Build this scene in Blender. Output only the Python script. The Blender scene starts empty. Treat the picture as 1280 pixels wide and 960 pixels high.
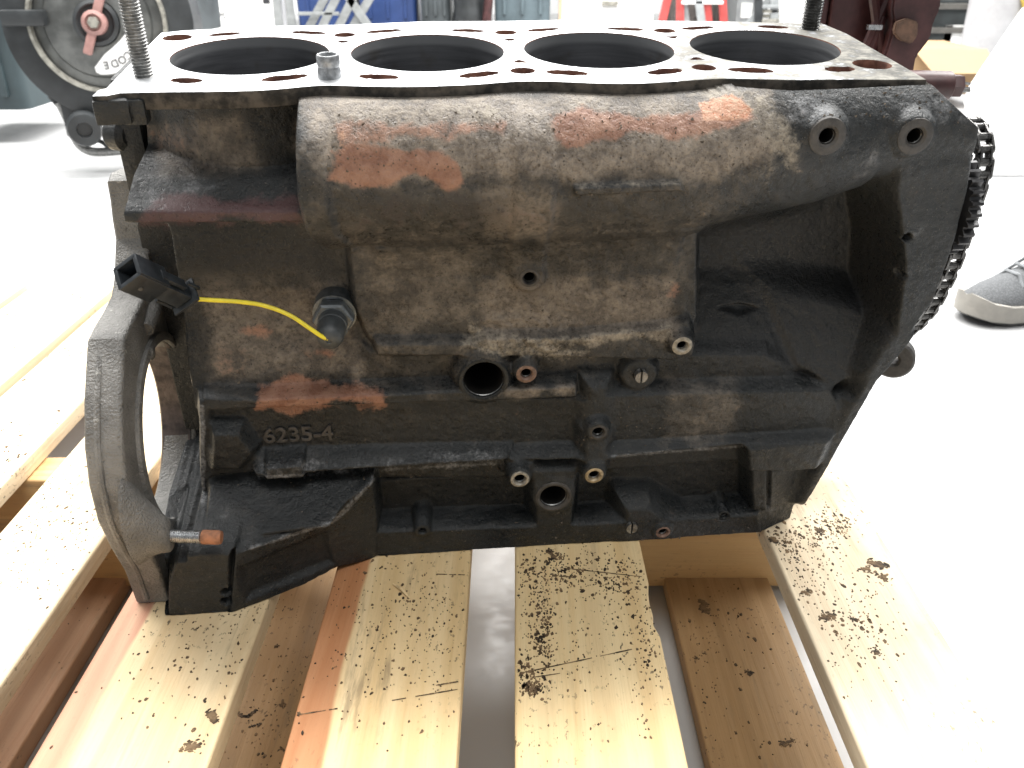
import bpy, bmesh, math, random
import numpy as np
from mathutils import Vector, Matrix

# ------------------------------------------------------------------ scene, camera, light
S = bpy.context.scene
C = S.collection
F_PX, CAM_H = 1120.0, 0.505                     # focal length in photo pixels, lens height over the floor
PITCH = math.atan(545 / F_PX)
cam = bpy.data.cameras.new('camera'); camo = bpy.data.objects.new('camera', cam); C.objects.link(camo)
camo.location = (0, 0, CAM_H); camo.rotation_euler = (math.pi / 2 - PITCH, 0, 0)
cam.sensor_width = 36; cam.lens = 36 * F_PX / 1280; cam.clip_start = .02; cam.clip_end = 60
cam.dof.use_dof = True; cam.dof.focus_distance = .56; cam.dof.aperture_fstop = 18
S.camera = camo
S.render.resolution_x, S.render.resolution_y = 1024, 768
W = bpy.data.worlds.new('World'); S.world = W; W.use_nodes = True
W.node_tree.nodes['Background'].inputs['Color'].default_value = (.95, .98, 1, 1)
W.node_tree.nodes['Background'].inputs['Strength'].default_value = .25
def area(name, loc, sx, sy, power, rot=(0, 0, 0), col=(1, .985, .96)):
    l = bpy.data.lights.new(name, 'AREA'); l.shape = 'RECTANGLE'; l.size = sx; l.size_y = sy; l.energy = power; l.color = col
    o = bpy.data.objects.new(name, l); C.objects.link(o); o.location = loc; o.rotation_euler = rot
    return o
for i, (x, y) in enumerate(((-2.2, 1.9), (0.2, 1.9), (2.4, 1.9), (-2.2, 4.6), (.2, 4.6), (2.4, 4.6))):
    area('ceiling_lamp', (x, y, 3.3), 2.0, 1.3, 120)
area('ceiling_lamp', (.5, -.9, 3.3), 2.0, 1.2, 34)
S.view_settings.view_transform = 'Standard'; S.view_settings.look = 'None'
S.view_settings.exposure = 0.75; S.view_settings.gamma = 1

rng = np.random.default_rng(7); random.seed(7)
PI = math.pi

# ------------------------------------------------------------------ survey: turns sight lines into points at a real depth
cP, sP = math.cos(PITCH), math.sin(PITCH)
C0 = np.array([0, 0, CAM_H])
def rotm(y, t, r):
    cy, sy, ct, st, cr, sr = math.cos(y), math.sin(y), math.cos(t), math.sin(t), math.cos(r), math.sin(r)
    return (np.array([[cy, -sy, 0], [sy, cy, 0], [0, 0, 1]]) @ np.array([[1, 0, 0], [0, ct, -st], [0, st, ct]])
            @ np.array([[cr, 0, sr], [0, 1, 0], [-sr, 0, cr]]))
RB = rotm(math.radians(5.87), math.radians(7.6), math.radians(-.28))      # the block leans a little
OB = np.array([.00117, .5545, .4515])                                     # middle of the deck
LC = RB.T @ (C0 - OB)
def ray(px, py):
    a, b = (px - 640) / F_PX, (480 - py) / F_PX
    return np.array([a, cP + b * sP, -sP + b * cP])
def atz(px, py, z): d = ray(px, py); return C0 + d * ((z - CAM_H) / d[2])
def aty(px, py, y): d = ray(px, py); return C0 + d * (y / d[1])
def atv(px, py, v): d = RB.T @ ray(px, py); return LC + d * ((v - LC[1]) / d[1])
def atw(px, py, w): d = RB.T @ ray(px, py); return LC + d * ((w - LC[2]) / d[2])
def atu(px, py, u): d = RB.T @ ray(px, py); return LC + d * ((u - LC[0]) / d[0])
def to_px(Pl):
    Q = Pl @ RB.T + OB - C0
    x = Q[:, 0]; d = Q[:, 1] * cP - Q[:, 2] * sP; u = Q[:, 1] * sP + Q[:, 2] * cP
    return 640 + F_PX * x / d, 480 - F_PX * u / d

# ------------------------------------------------------------------ object helpers
def obj(name, me, m=None, parent=None):
    if isinstance(me, bmesh.types.BMesh):
        b = me; me = bpy.data.meshes.new(name); b.to_mesh(me); b.free()
    o = bpy.data.objects.new(name, me); C.objects.link(o)
    if m is not None:
        me.materials.clear()
        for q in (m if isinstance(m, (list, tuple)) else [m]): me.materials.append(q)
    if parent is not None: o.parent = parent
    return o
def tag(o, label, cat, group=None, kind=None):
    if label: o['label'] = label
    if cat: o['category'] = cat
    if group: o['group'] = group
    if kind: o['kind'] = kind
    return o
def thing(name, loc, label, cat, group=None, rotz=0):
    o = bpy.data.objects.new(name, None); C.objects.link(o); o.location = loc; o.rotation_euler = (0, 0, rotz)
    o.empty_display_size = .05
    return tag(o, label, cat, group)
def copy_tree(o, parent=None):
    c = o.copy(); C.objects.link(c)
    if parent: c.parent = parent
    for ch in list(o.children): copy_tree(ch, c)
    return c
def smooth(o, deg=40):
    me = o.data
    me.polygons.foreach_set('use_smooth', [True] * len(me.polygons))
    me.set_sharp_from_angle(angle=math.radians(deg))
    return o
def frame(d):
    d = Vector(d).normalized(); a = Vector((0, 0, 1)) if abs(d.z) < .9 else Vector((1, 0, 0))
    x = a.cross(d).normalized(); return Matrix((x, d.cross(x), d)).transposed()
def box(bm, c, s, rot=None, bev=0):
    r = bmesh.ops.create_cube(bm, size=1); vs = r['verts']
    M = Matrix.Translation(Vector(c)) @ (rot.to_4x4() if rot is not None else Matrix()) @ Matrix.Diagonal((s[0], s[1], s[2], 1))
    bmesh.ops.transform(bm, matrix=M, verts=vs)
    if bev:
        es = list({e for v in vs for e in v.link_edges})
        bmesh.ops.bevel(bm, geom=es, offset=bev, segments=2, affect='EDGES', profile=.6)
    return bm
def lathe(bm, prof, c=(0, 0, 0), axis=(0, 0, 1), n=32, closed=False):
    M = frame(axis); c = Vector(c); rings = []
    for r, h in prof:
        if r < 1e-6: rings.append([bm.verts.new(c + M @ Vector((0, 0, h)))])
        else: rings.append([bm.verts.new(c + M @ Vector((r * math.cos(2 * PI * k / n), r * math.sin(2 * PI * k / n), h))) for k in range(n)])
    for a, b in zip(rings, rings[1:]):
        for k in range(n):
            if len(a) == 1 and len(b) == 1: continue
            if len(a) == 1: f = (a[0], b[(k + 1) % n], b[k])
            elif len(b) == 1: f = (a[k], a[(k + 1) % n], b[0])
            else: f = (a[k], a[(k + 1) % n], b[(k + 1) % n], b[k])
            try: bm.faces.new(f)
            except ValueError: pass
    return bm
def tube(bm, pts, r, n=10, cap=True):
    pts = [Vector(p) for p in pts]; rings = []; up = None
    for i, p in enumerate(pts):
        d = (pts[min(i + 1, len(pts) - 1)] - pts[max(i - 1, 0)]).normalized()
        if up is None: up = frame(d) @ Vector((1, 0, 0))
        x = (up - d * up.dot(d)).normalized(); y = d.cross(x); up = x
        rr = r[i] if isinstance(r, (list, tuple)) else r
        rings.append([bm.verts.new(p + (x * math.cos(2 * PI * k / n) + y * math.sin(2 * PI * k / n)) * rr) for k in range(n)])
    for a, b in zip(rings, rings[1:]):
        for k in range(n): bm.faces.new((a[k], a[(k + 1) % n], b[(k + 1) % n], b[k]))
    if cap: bm.faces.new(rings[0][::-1]); bm.faces.new(rings[-1])
    return bm
def spline(pts, n=8):
    pts = [Vector(p) for p in pts]; out = []
    for i in range(len(pts) - 1):
        a, b, c, d = pts[max(i - 1, 0)], pts[i], pts[i + 1], pts[min(i + 2, len(pts) - 1)]
        for k in range(n):
            t = k / n
            out.append(.5 * (2 * b + (c - a) * t + (2 * a - 5 * b + 4 * c - d) * t * t + (3 * b - a - 3 * c + d) * t ** 3))
    return out + [pts[-1]]
def plate(outline, holes, thick, bevel=.0008, res=1):
    """filled 2D outline with holes, extruded about z=0 by +-thick/2; returns a mesh"""
    cu = bpy.data.curves.new('plate', 'CURVE'); cu.dimensions = '2D'; cu.fill_mode = 'BOTH'
    cu.extrude = thick / 2 - bevel; cu.bevel_depth = bevel; cu.bevel_resolution = res; cu.offset = -bevel
    for pts in [outline] + list(holes):
        sp = cu.splines.new('POLY'); sp.points.add(len(pts) - 1); sp.use_cyclic_u = True
        for q, p in zip(sp.points, pts): q.co = (p[0], p[1], 0, 1)
    o = bpy.data.objects.new('plate', cu); C.objects.link(o)
    dg = bpy.context.evaluated_depsgraph_get(); dg.update()
    me = bpy.data.meshes.new_from_object(o.evaluated_get(dg)); bpy.data.objects.remove(o); bpy.data.curves.remove(cu)
    return me
def text_mesh(body, size, extrude=.0004, bevel=0, font_scale=1):
    cu = bpy.data.curves.new('lettering', 'FONT'); cu.body = body; cu.size = size; cu.extrude = extrude; cu.bevel_depth = bevel
    cu.align_x = 'CENTER'; cu.align_y = 'CENTER'
    o = bpy.data.objects.new('lettering', cu); C.objects.link(o)
    dg = bpy.context.evaluated_depsgraph_get(); dg.update()
    me = bpy.data.meshes.new_from_object(o.evaluated_get(dg)); bpy.data.objects.remove(o); bpy.data.curves.remove(cu)
    return me
def circ(cx, cy, r, n=48, ry=None, rot=0, ph=0):
    ry = r if ry is None else ry; c, s = math.cos(rot), math.sin(rot)
    return [(cx + r * math.cos(ph + 2 * PI * k / n) * c - ry * math.sin(ph + 2 * PI * k / n) * s,
             cy + r * math.cos(ph + 2 * PI * k / n) * s + ry * math.sin(ph + 2 * PI * k / n) * c) for k in range(n)]

# ------------------------------------------------------------------ materials
class NT:
    def __init__(s, name):
        s.m = bpy.data.materials.new(name); s.m.use_nodes = True; s.t = s.m.node_tree; s.b = s.t.nodes['Principled BSDF']
    def n(s, typ, **kw):
        nd = s.t.nodes.new(typ)
        for k, v in kw.items():
            if k in nd.inputs: s.set(nd.inputs[k], v)
            else: setattr(nd, k, v)
        return nd
    def set(s, sock, v):
        if isinstance(v, bpy.types.NodeSocket): s.t.links.new(v, sock)
        else: sock.default_value = v
    def coord(s, scale=(1, 1, 1), out='Object', loc=(0, 0, 0)):
        mp = s.n('ShaderNodeMapping', Vector=s.n('ShaderNodeTexCoord').outputs[out]); mp.inputs['Scale'].default_value = scale
        mp.inputs['Location'].default_value = loc
        return mp.outputs[0]
    def noise(s, vec, scale, detail=4, rough=.55, dist=0):
        return s.n('ShaderNodeTexNoise', Vector=vec, Scale=scale, Detail=detail, Roughness=rough, Distortion=dist).outputs['Fac']
    def math(s, op, a, b=0.5, clamp=False):
        nd = s.n('ShaderNodeMath', operation=op, use_clamp=clamp); s.set(nd.inputs[0], a); s.set(nd.inputs[1], b); return nd.outputs[0]
    def ss(s, x, a, b, lo=0., hi=1.):
        nd = s.n('ShaderNodeMapRange', interpolation_type='SMOOTHSTEP'); s.set(nd.inputs['Value'], x)
        for k, v in (('From Min', a), ('From Max', b), ('To Min', lo), ('To Max', hi)): s.set(nd.inputs[k], v)
        return nd.outputs[0]
    def mix(s, f, a, b, blend='MIX'):
        nd = s.n('ShaderNodeMix', data_type='RGBA', blend_type=blend); s.set(nd.inputs['Factor'], f)
        for k, v in ((6, a), (7, b)): s.set(nd.inputs[k], v if isinstance(v, bpy.types.NodeSocket) else (*v, 1) if len(v) == 3 else v)
        return nd.outputs[2]
    def attr(s, name): return s.n('ShaderNodeAttribute', attribute_name=name).outputs['Fac']
    def bump(s, h, strength=.5, dist=.001, prev=None):
        nd = s.n('ShaderNodeBump', Height=h, Strength=strength, Distance=dist)
        if prev is not None: s.set(nd.inputs['Normal'], prev)
        return nd.outputs[0]
    def out(s, col=None, rough=None, metal=None, normal=None, spec=None):
        if col is not None: s.set(s.b.inputs['Base Color'], col if isinstance(col, bpy.types.NodeSocket) else (*col, 1))
        if rough is not None: s.set(s.b.inputs['Roughness'], rough)
        if metal is not None: s.set(s.b.inputs['Metallic'], metal)
        if normal is not None: s.set(s.b.inputs['Normal'], normal)
        if spec is not None: s.set(s.b.inputs['Specular IOR Level'], spec)
        return s.m
def simple(name, col, rough=.5, metal=0, var=.25, scale=60, bump=.15, bdist=.0005, spec=.5):
    t = NT(name); v = t.coord(); nz = t.noise(v, scale, 5, .6)
    c = t.mix(t.ss(nz, .3, .7), tuple(x * (1 - var) for x in col), tuple(min(1, x * (1 + var)) for x in col))
    r = t.ss(nz, .3, .7, rough * .85, min(1, rough * 1.15))
    return t.out(c, r, metal, t.bump(t.noise(v, scale * 4, 3), bump, bdist), spec)

def casting_mat(name, plain=False):
    t = NT(name); v = t.coord()
    big, mid, fine, grit = t.noise(v, 22, 4), t.noise(v, 90, 6, .65), t.noise(v, 420, 5, .7), t.noise(v, 1300, 2, .6)
    col = t.mix(t.ss(big, .35, .65), (.0095, .0118, .0130), (.021, .0235, .0248))
    col = t.mix(t.ss(mid, .46, .78, 0, .6), col, (.044, .042, .038))
    col = t.mix(t.ss(fine, .50, .32, 0, .6), col, (.010, .010, .010))
    rough = t.ss(t.math('ADD', t.math('MULTIPLY', fine, .7), t.math('MULTIPLY', big, .3)), .36, .62, .20, .60)
    if not plain:
        jit = t.math('ADD', t.math('MULTIPLY', t.math('SUBTRACT', mid), 1.0), t.math('MULTIPLY', t.math('SUBTRACT', fine), .8))
        def m(a, k=1., lo=.4, hi=.6):
            return t.ss(t.math('ADD', t.attr(a), t.math('MULTIPLY', jit, k)), lo, hi)
        tan = m('tan', .5, .05, 1.0)
        col = t.mix(tan, col, t.mix(t.ss(t.math('ADD', t.math('MULTIPLY', mid, .55), t.math('MULTIPLY', fine, .45)), .36, .64), (.135, .110, .088), (.30, .255, .205)))
        pale = m('pale', 1.0, .25, 1.0)
        col = t.mix(pale, col, t.mix(t.ss(fine, .3, .7), (.22, .19, .15), (.36, .32, .255)))
        grey = m('grey', 1.1, .3, 1.0)
        col = t.mix(grey, col, t.mix(t.ss(fine, .3, .7), (.12, .125, .13), (.27, .275, .285)))
        mar = m('maroon', .9, .3, .8)
        col = t.mix(t.math('MULTIPLY', mar, .85), col, (.095, .050, .050))
        rust = m('rust', 1.25, .24, .86)
        col = t.mix(t.math('MULTIPLY', rust, .80), col, t.mix(t.ss(mid, .3, .7), (.23, .10, .06), (.36, .19, .125)))
        org = m('orange', 1.2, .42, .7)
        col = t.mix(t.math('MULTIPLY', org, .85), col, t.mix(t.ss(fine, .3, .7), (.42, .15, .06), (.55, .36, .25)))
        painted_shade = m('painted_shade', .9, .3, .75)  # shade of recesses and undersides, mixed into the base colour
        col = t.mix(t.math('MULTIPLY', painted_shade, .93), col, (.016, .017, .018))
        col = t.mix(t.math('MULTIPLY', t.ss(grit, .665, .73), t.math('SUBTRACT', .7, t.attr('oil'))), col, (.22, .20, .165))
        col = t.mix(t.ss(t.noise(t.coord(loc=(3, 1, 2)), 500, 3), .66, .72, 0, .9), col, (.010, .009, .008))
        rough = t.ss(t.math('ADD', t.attr('oil'), t.math('MULTIPLY', t.math('SUBTRACT', mid), .8)), .2, .7, rough, .14)
    h = t.math('ADD', t.math('MULTIPLY', mid, .9), t.math('ADD', t.math('MULTIPLY', fine, .45), t.math('MULTIPLY', grit, .12)))
    return t.out(col, rough, 0, t.bump(h, .75, .0023), .38)

def wood_mat(name, a, b, dark, strip=None, stain=0.0, fleck=.5, seed=0.0):
    t = NT(name); oc = t.coord()
    gv = t.coord((34, 1.3, 34), loc=(seed, seed * 2, 0)); fv = t.coord((160, 5, 160), loc=(seed, 0, seed))
    g, f = t.noise(gv, 1.6, 5, .6, .8), t.noise(fv, 1.5, 4, .65)
    col = t.mix(t.ss(g, .30, .72), a, b)
    ring = t.n('ShaderNodeTexWave', wave_type='BANDS', bands_direction='X', Vector=t.coord((1, .035, 1), loc=(seed * .1, 0, 0)),
               Scale=13, Distortion=6.5, Detail=3)
    ring.inputs['Detail Scale'].default_value = 1.2
    col = t.mix(t.ss(ring.outputs['Fac'], .5, 1.0, 0, .13), col, dark)
    col = t.mix(t.ss(f, .58, .75, 0, .35), col, dark)
    if strip:
        x = t.n('ShaderNodeSeparateXYZ', Vector=oc).outputs[0]
        x = t.math('ADD', x, t.math('MULTIPLY', t.math('SUBTRACT', t.noise(t.coord((3, 2.5, 1)), 3, 3)), .012))
        col = t.mix(t.ss(x, strip[0] + .0015, strip[0] - .0015), col, t.mix(t.ss(g, .3, .7), strip[1], strip[2]))
    if stain:
        sn = t.noise(t.coord((5, 3, 5), loc=(seed, 5, 1)), 2.2, 5, .6)
        col = t.mix(t.ss(sn, .52, .75, 0, stain), col, (.20, .145, .09))
    sm = t.noise(t.coord((38, 4.5, 38), loc=(seed, 8, 3)), 2.0, 6, .68)
    wh = t.noise(t.coord((1, .6, 1), loc=(seed, 6, 0)), 7, 3)
    col = t.mix(t.math('MULTIPLY', t.ss(sm, .53, .68), t.ss(wh, .44, .62, .08, .72)), col, (.25, .18, .105))
    mask = t.noise(t.coord((1, .7, 1), loc=(seed, 2, 0)), 9, 3)
    fl = t.noise(t.coord((1, .55, 1), loc=(seed, 3, 0)), 330, 3, .6)
    fk = t.math('MULTIPLY', t.ss(fl, .60, .66), t.ss(mask, .46, .62, .06, fleck))
    col = t.mix(fk, col, (.045, .032, .022))
    h = t.math('ADD', t.math('MULTIPLY', f, .6), t.math('MULTIPLY', g, .5))
    return t.out(col, .62, 0, t.bump(h, .7, .0016), .35)

M = {}
M['cast'] = casting_mat('grimy_cast_iron'); M['cast_plain'] = casting_mat('oily_cast_iron', True)
def flange_mat():
    t = NT('worn_grey_flange'); v = t.coord(); a, b, c = t.noise(v, 35, 5), t.noise(v, 160, 6, .7), t.noise(v, 700, 3)
    col = t.mix(t.ss(a, .3, .7), (.16, .156, .148), (.29, .283, .268))
    col = t.mix(t.ss(b, .60, .74, 0, .85), col, (.52, .51, .48)); col = t.mix(t.ss(b, .40, .26, 0, .9), col, (.05, .047, .043))
    return t.out(col, t.ss(b, .3, .7, .42, .62), .25, t.bump(t.math('ADD', b, c), .8, .0020), .4)
M['flange'] = flange_mat()
def deck_mat():
    t = NT('machined_deck_steel'); v = t.coord(); a, b, c = t.noise(v, 14, 4), t.noise(v, 120, 6, .65), t.noise(v, 800, 3)
    x = t.n('ShaderNodeSeparateXYZ', Vector=v).outputs[0]
    base = t.mix(t.ss(b, .3, .7), (.44, .455, .47), (.60, .61, .62))
    dirt = t.ss(t.math('ADD', t.math('MULTIPLY', x, 3.4), t.math('MULTIPLY', t.math('SUBTRACT', t.math('ADD', a, b), 1.0), 1.5)), .20, .72)
    dl = t.ss(t.math('ADD', t.math('MULTIPLY', x, -3.2), t.math('MULTIPLY', t.math('SUBTRACT', t.math('ADD', a, b), 1.0), 1.6)), .55, .95)
    col = t.mix(t.math('MULTIPLY', dirt, .93), base, t.mix(t.ss(b, .35, .65), (.05, .048, .042), (.20, .19, .165)))
    col = t.mix(t.math('MULTIPLY', dl, .5), col, (.22, .22, .22))
    col = t.mix(t.ss(t.noise(v, 42, 6, .7), .56, .72, 0, .55), col, (.16, .155, .15))
    col = t.mix(t.ss(c, .64, .70, 0, .6), col, (.10, .09, .08))
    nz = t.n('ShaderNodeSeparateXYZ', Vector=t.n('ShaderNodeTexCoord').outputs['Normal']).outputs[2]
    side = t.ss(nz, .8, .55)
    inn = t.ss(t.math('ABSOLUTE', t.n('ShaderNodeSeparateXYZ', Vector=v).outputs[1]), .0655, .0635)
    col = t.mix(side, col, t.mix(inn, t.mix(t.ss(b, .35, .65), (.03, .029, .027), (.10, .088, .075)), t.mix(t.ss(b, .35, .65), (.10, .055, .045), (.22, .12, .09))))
    dirt = t.math('MAXIMUM', dirt, side)
    return t.out(col, t.ss(t.math('ADD', b, dirt), .3, 1.3, .42, .75), t.ss(dirt, 0, .7, .65, 0), t.bump(b, .25, .0005), t.ss(dirt, 0, 1, .5, .06))
M['deck'] = deck_mat()
def bore_mat():
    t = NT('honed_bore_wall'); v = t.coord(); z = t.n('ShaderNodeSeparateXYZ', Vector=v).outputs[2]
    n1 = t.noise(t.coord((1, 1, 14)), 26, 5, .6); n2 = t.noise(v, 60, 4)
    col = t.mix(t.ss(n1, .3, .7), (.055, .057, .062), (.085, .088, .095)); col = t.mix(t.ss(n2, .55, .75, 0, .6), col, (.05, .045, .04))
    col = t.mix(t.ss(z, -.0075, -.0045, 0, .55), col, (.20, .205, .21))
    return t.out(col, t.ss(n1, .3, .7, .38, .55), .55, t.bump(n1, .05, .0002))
M['bore'] = bore_mat()
M['rusty'] = simple('rusty_pocket', (.17, .075, .05), .85, 0, .5, 160, .8, .0012)
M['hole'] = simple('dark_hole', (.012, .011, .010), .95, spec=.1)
M['boss_steel'] = simple('scraped_boss_face', (.29, .265, .22), .5, .35, .45, 300, .4)
M['boss_dark'] = simple('dark_boss_face', (.052, .048, .044), .55, .1, .4, 260, .5)
M['boss_brass'] = simple('brownish_bright_boss_face', (.36, .29, .19), .42, .45, .35, 300, .4)
M['boss_rust'] = simple('rust_brown_boss_face', (.16, .10, .075), .55, .2, .45, 300, .4)
M['dowel'] = simple('grey_dowel_steel', (.30, .31, .32), .4, .6, .4, 260, .3)
M['opening'] = simple('dark_brown_bored_wall', (.10, .078, .070), .38, .35, .5, 120, .5)
M['steel'] = simple('bright_stud_steel', (.50, .51, .52), .28, .9, .25, 300, .2)
M['stud'] = simple('grey_stud_thread', (.24, .24, .235), .36, .75, .4, 260, .3)
M['oily_stud'] = simple('oily_black_stud', (.07, .07, .068), .14, .6, .5, 200, .4)
M['rust_end'] = simple('rusty_stud_end', (.34, .15, .08), .75, 0, .35, 240, .6)
M['sensor_nut'] = simple('grey_sensor_hexagon', (.15, .165, .175), .42, .5, .3, 300, .3)
M['rubber'] = simple('black_rubber_cap', (.045, .05, .052), .48, 0, .25, 200, .2)
M['plastic'] = simple('black_connector_plastic', (.022, .026, .030), .35, 0, .3, 150, .15)
M['wire'] = simple('yellow_wire_sheath', (.72, .60, .03), .38, 0, .1, 200, .05)
M['chain'] = simple('oily_chain_steel', (.095, .093, .09), .24, .75, .5, 320, .3)
M['sprocket'] = simple('dark_sprocket', (.03, .03, .032), .4, .4, .4, 100, .3)
M['crumb'] = simple('dry_dirt_crumb', (.10, .08, .06), .9, 0, .7, 240, .4)
def fleck_mat():
    t = NT('oily_dirt_fleck'); a = t.noise(t.coord(), 130, 3)
    return t.out(t.mix(t.ss(a, .38, .64), (.035, .025, .017), (.20, .130, .070)), .7, 0, None, .25)
M['fleck'] = fleck_mat()
M['splinter'] = simple('pale_wood_splinter', (.72, .54, .30), .7, 0, .2, 200, .2)
M['maroon'] = simple('worn_maroon_paint', (.055, .020, .020), .42, 0, .45, 30, .25)
M['brown_rust'] = simple('brown_rust_patch', (.13, .075, .05), .7, 0, .4, 90, .5)
M['floor'] = None

# ------------------------------------------------------------------ setting
def floor_mat():
    t = NT('pale_epoxy_floor'); v = t.coord(); a, b = t.noise(v, 1.3, 5, .6), t.noise(v, 46, 5, .7)
    col = t.mix(t.ss(a, .3, .7), (.40, .404, .41), (.47, .47, .466))
    col = t.mix(t.ss(b, .66, .78, 0, .45), col, (.32, .32, .31))
    col = t.mix(t.ss(t.noise(v, 7, 6, .7), .56, .74, 0, .5), col, (.30, .29, .28))
    return t.out(col, t.ss(b, .3, .7, .28, .42), 0, t.bump(b, .06, .0005), .5)
M['floor'] = floor_mat()
bm = bmesh.new(); bmesh.ops.create_grid(bm, x_segments=4, y_segments=4, size=9); o = obj('floor', bm, M['floor']); o.location = (0, 1, 0); o['kind'] = 'structure'
M['wall'] = simple('white_painted_wall', (.80, .81, .81), .6, 0, .04, 4, .05)
bm = bmesh.new(); box(bm, (0, 8.35, 1.8), (17, .2, 3.6)); tag(obj('back_wall', bm, M['wall']), 'plain white workshop wall behind everything', 'wall', kind='structure')

ZP = .132                                       # top of the pallet's deck boards
BT = .016
woods = {
 'cream': wood_mat('cream_pine', (.78, .61, .35), (.70, .50, .25), (.46, .28, .12), None, .18, .9, 1.3),
 'two_tone': wood_mat('cream_pine_with_red_heart', (.80, .61, .35), (.70, .50, .25), (.48, .30, .13), (-.024, (.44, .19, .08), (.54, .27, .13)), .12, .9, 4.1),
 'pink_edge': wood_mat('white_pine_with_pink_edge', (.76, .60, .37), (.68, .50, .28), (.46, .30, .15), (-.026, (.50, .24, .15), (.60, .36, .23)), .15, .85, 7.7),
 'white': wood_mat('pale_white_pine', (.76, .64, .45), (.68, .54, .35), (.42, .27, .13), None, .30, .95, 2.9),
 'dirty': wood_mat('scuffed_white_pine', (.78, .66, .48), (.70, .56, .38), (.42, .28, .15), None, .45, 1.0, 5.5),
 'brown': wood_mat('weathered_brown_wood', (.42, .275, .14), (.35, .22, .105), (.17, .10, .045), None, .3, .9, 9.2),
 'red': wood_mat('reddish_brown_wood', (.44, .27, .16), (.36, .19, .10), (.18, .09, .05), None, .35, .8, 3.4),
 'stringer': wood_mat('orange_brown_wood', (.62, .42, .20), (.52, .32, .14), (.26, .14, .06), None, .2, .5, 6.1),
}
def board_bm(w, l, t, amp=.0007, r=.0020, ny=70, seed=0, notch=None):
    """a sawn board along y, rounded corners, edges that wander a little"""
    R = random.Random(seed); bm = bmesh.new(); n = 4
    def walk():
        k = [R.uniform(-1, 1) for _ in range(14)]
        return lambda s: sum(k[i] * math.sin(s * (i + 1) * 3.1 + k[-1 - i] * 6) / (i + 1) ** .8 for i in range(12)) * .5
    fl, fr, ft = walk(), walk(), walk(); rings = []
    for j in range(ny + 1):
        s = j / ny; y = (s - .5) * l; xl, xr = -w / 2 + amp * fl(s), w / 2 + amp * fr(s); zt = amp * .35 * ft(s)
        if notch and notch[0] < y < notch[1]: xr -= notch[2] * (.5 + .5 * R.random())
        pr = []
        for cx, cz, a0 in ((xr - r, -r + zt, 0), (xl + r, -r + zt, 90), (xl + r, -t + r, 180), (xr - r, -t + r, 270)):
            for k in range(n):
                a = math.radians(a0 + 90 * k / (n - 1)); pr.append((cx + r * math.cos(a), cz + r * math.sin(a)))
        rings.append([bm.verts.new((x, y, z)) for x, z in pr])
    for a, b in zip(rings, rings[1:]):
        for k in range(len(a)): bm.faces.new((a[k], b[k], b[(k + 1) % len(a)], a[(k + 1) % len(a)]))
    bm.faces.new(rings[0]); bm.faces.new(rings[-1][::-1])
    return bm
PY0, PY1 = -.17, 1.05
pallet = thing('wooden_pallet', (-.3, .45, 0), 'wide wooden pallet of spaced pine boards under the greasy engine block', 'pallet')
boards = [  # x0, x1, material, label
 (-.690, -.600, 'white', 'pale deck board at the far left end'), (-.5885, -.4865, 'white', 'white deck board with an orange sawn edge'),
 (-.474, -.394, 'dirty', 'white deck board with streaks of grey dirt'), (-.3640, -.2875, 'white', 'clean white deck board'),
 (-.2455, -.1545, 'pink_edge', 'white deck board with a pinkish left edge'), (-.1177, -.0281, 'two_tone', 'cream deck board with a reddish strip along its left edge'),
 (.0017, .0896, 'cream', 'cream deck board with dark smears and a chipped right edge'), (.1798, .2605, 'dirty', 'white scuffed deck board at the right end')]
tops = []
def pallet_piece(name, bm, m, loc, label=None):
    o = obj(name, bm, m, pallet); o.location = Vector(loc) - pallet.location
    smooth(o, 35)
    if label: o['label'] = label
    return o
for i, (x0, x1, m, lab) in enumerate(boards):
    w = x1 - x0
    bm = board_bm(w, PY1 - PY0, BT, seed=i + 3, ny=120, notch=(-.012, .022, .0028) if i == 6 else None)
    pallet_piece('deck_board', bm, woods[m], ((x0 + x1) / 2, (PY0 + PY1) / 2, ZP), lab)
    tops.append((x0, x1, ZP))
for y in (-.12, .640, 1.0):
    for x0, x1 in (((-.69, -.205), (.096, .2595)) if y < .9 else ((-.69, .2595),)):  # unseen back row made continuous to block light under the pallet
        bm = board_bm(.038, x1 - x0, .108, seed=int(y * 100 + x0 * 37) + 40, ny=40, amp=.0008)
        o = pallet_piece('stringer', bm, woods['stringer'], ((x0 + x1) / 2, y, ZP - BT - .0005)); o.rotation_euler = (0, 0, PI / 2)
for i, (x0, x1, m) in enumerate(((-.62, -.53, 'brown'), (-.434, -.333, 'red'), (-.262, -.1400, 'brown'), (.1315, .2210, 'brown'))):
    pallet_piece('bottom_board', board_bm(x1 - x0, PY1 - PY0, BT, seed=60 + i, ny=90), woods[m], ((x0 + x1) / 2, (PY0 + PY1) / 2, .0170),
                 'reddish brown bottom board' if m == 'red' else None)
    tops.append((x0, x1, .0170))

# ------------------------------------------------------------------ engine block
HB = .312
eng = thing('engine_block', tuple(OB - RB @ np.array([0, 0, HB])), 'greasy rusty four cylinder engine block with a bare deck, standing on the pallet', 'engine block')
eng.rotation_euler = Matrix(RB.tolist()).to_euler()
def part(name, me, m, label=None, parent=None, deg=40, sm=True):
    o = obj(name, me, m, parent or eng)
    if parent is None: o.location = (0, 0, HB)
    if sm: smooth(o, deg)
    if label: o['label'] = label
    return o
nrm_z = RB.T @ np.array([0, 0, 1.0])            # world up in block axes
def w_floor(u, v): return (ZP + .0008 - OB[2] - RB[2, 0] * u - RB[2, 1] * v) / RB[2, 2]

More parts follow.
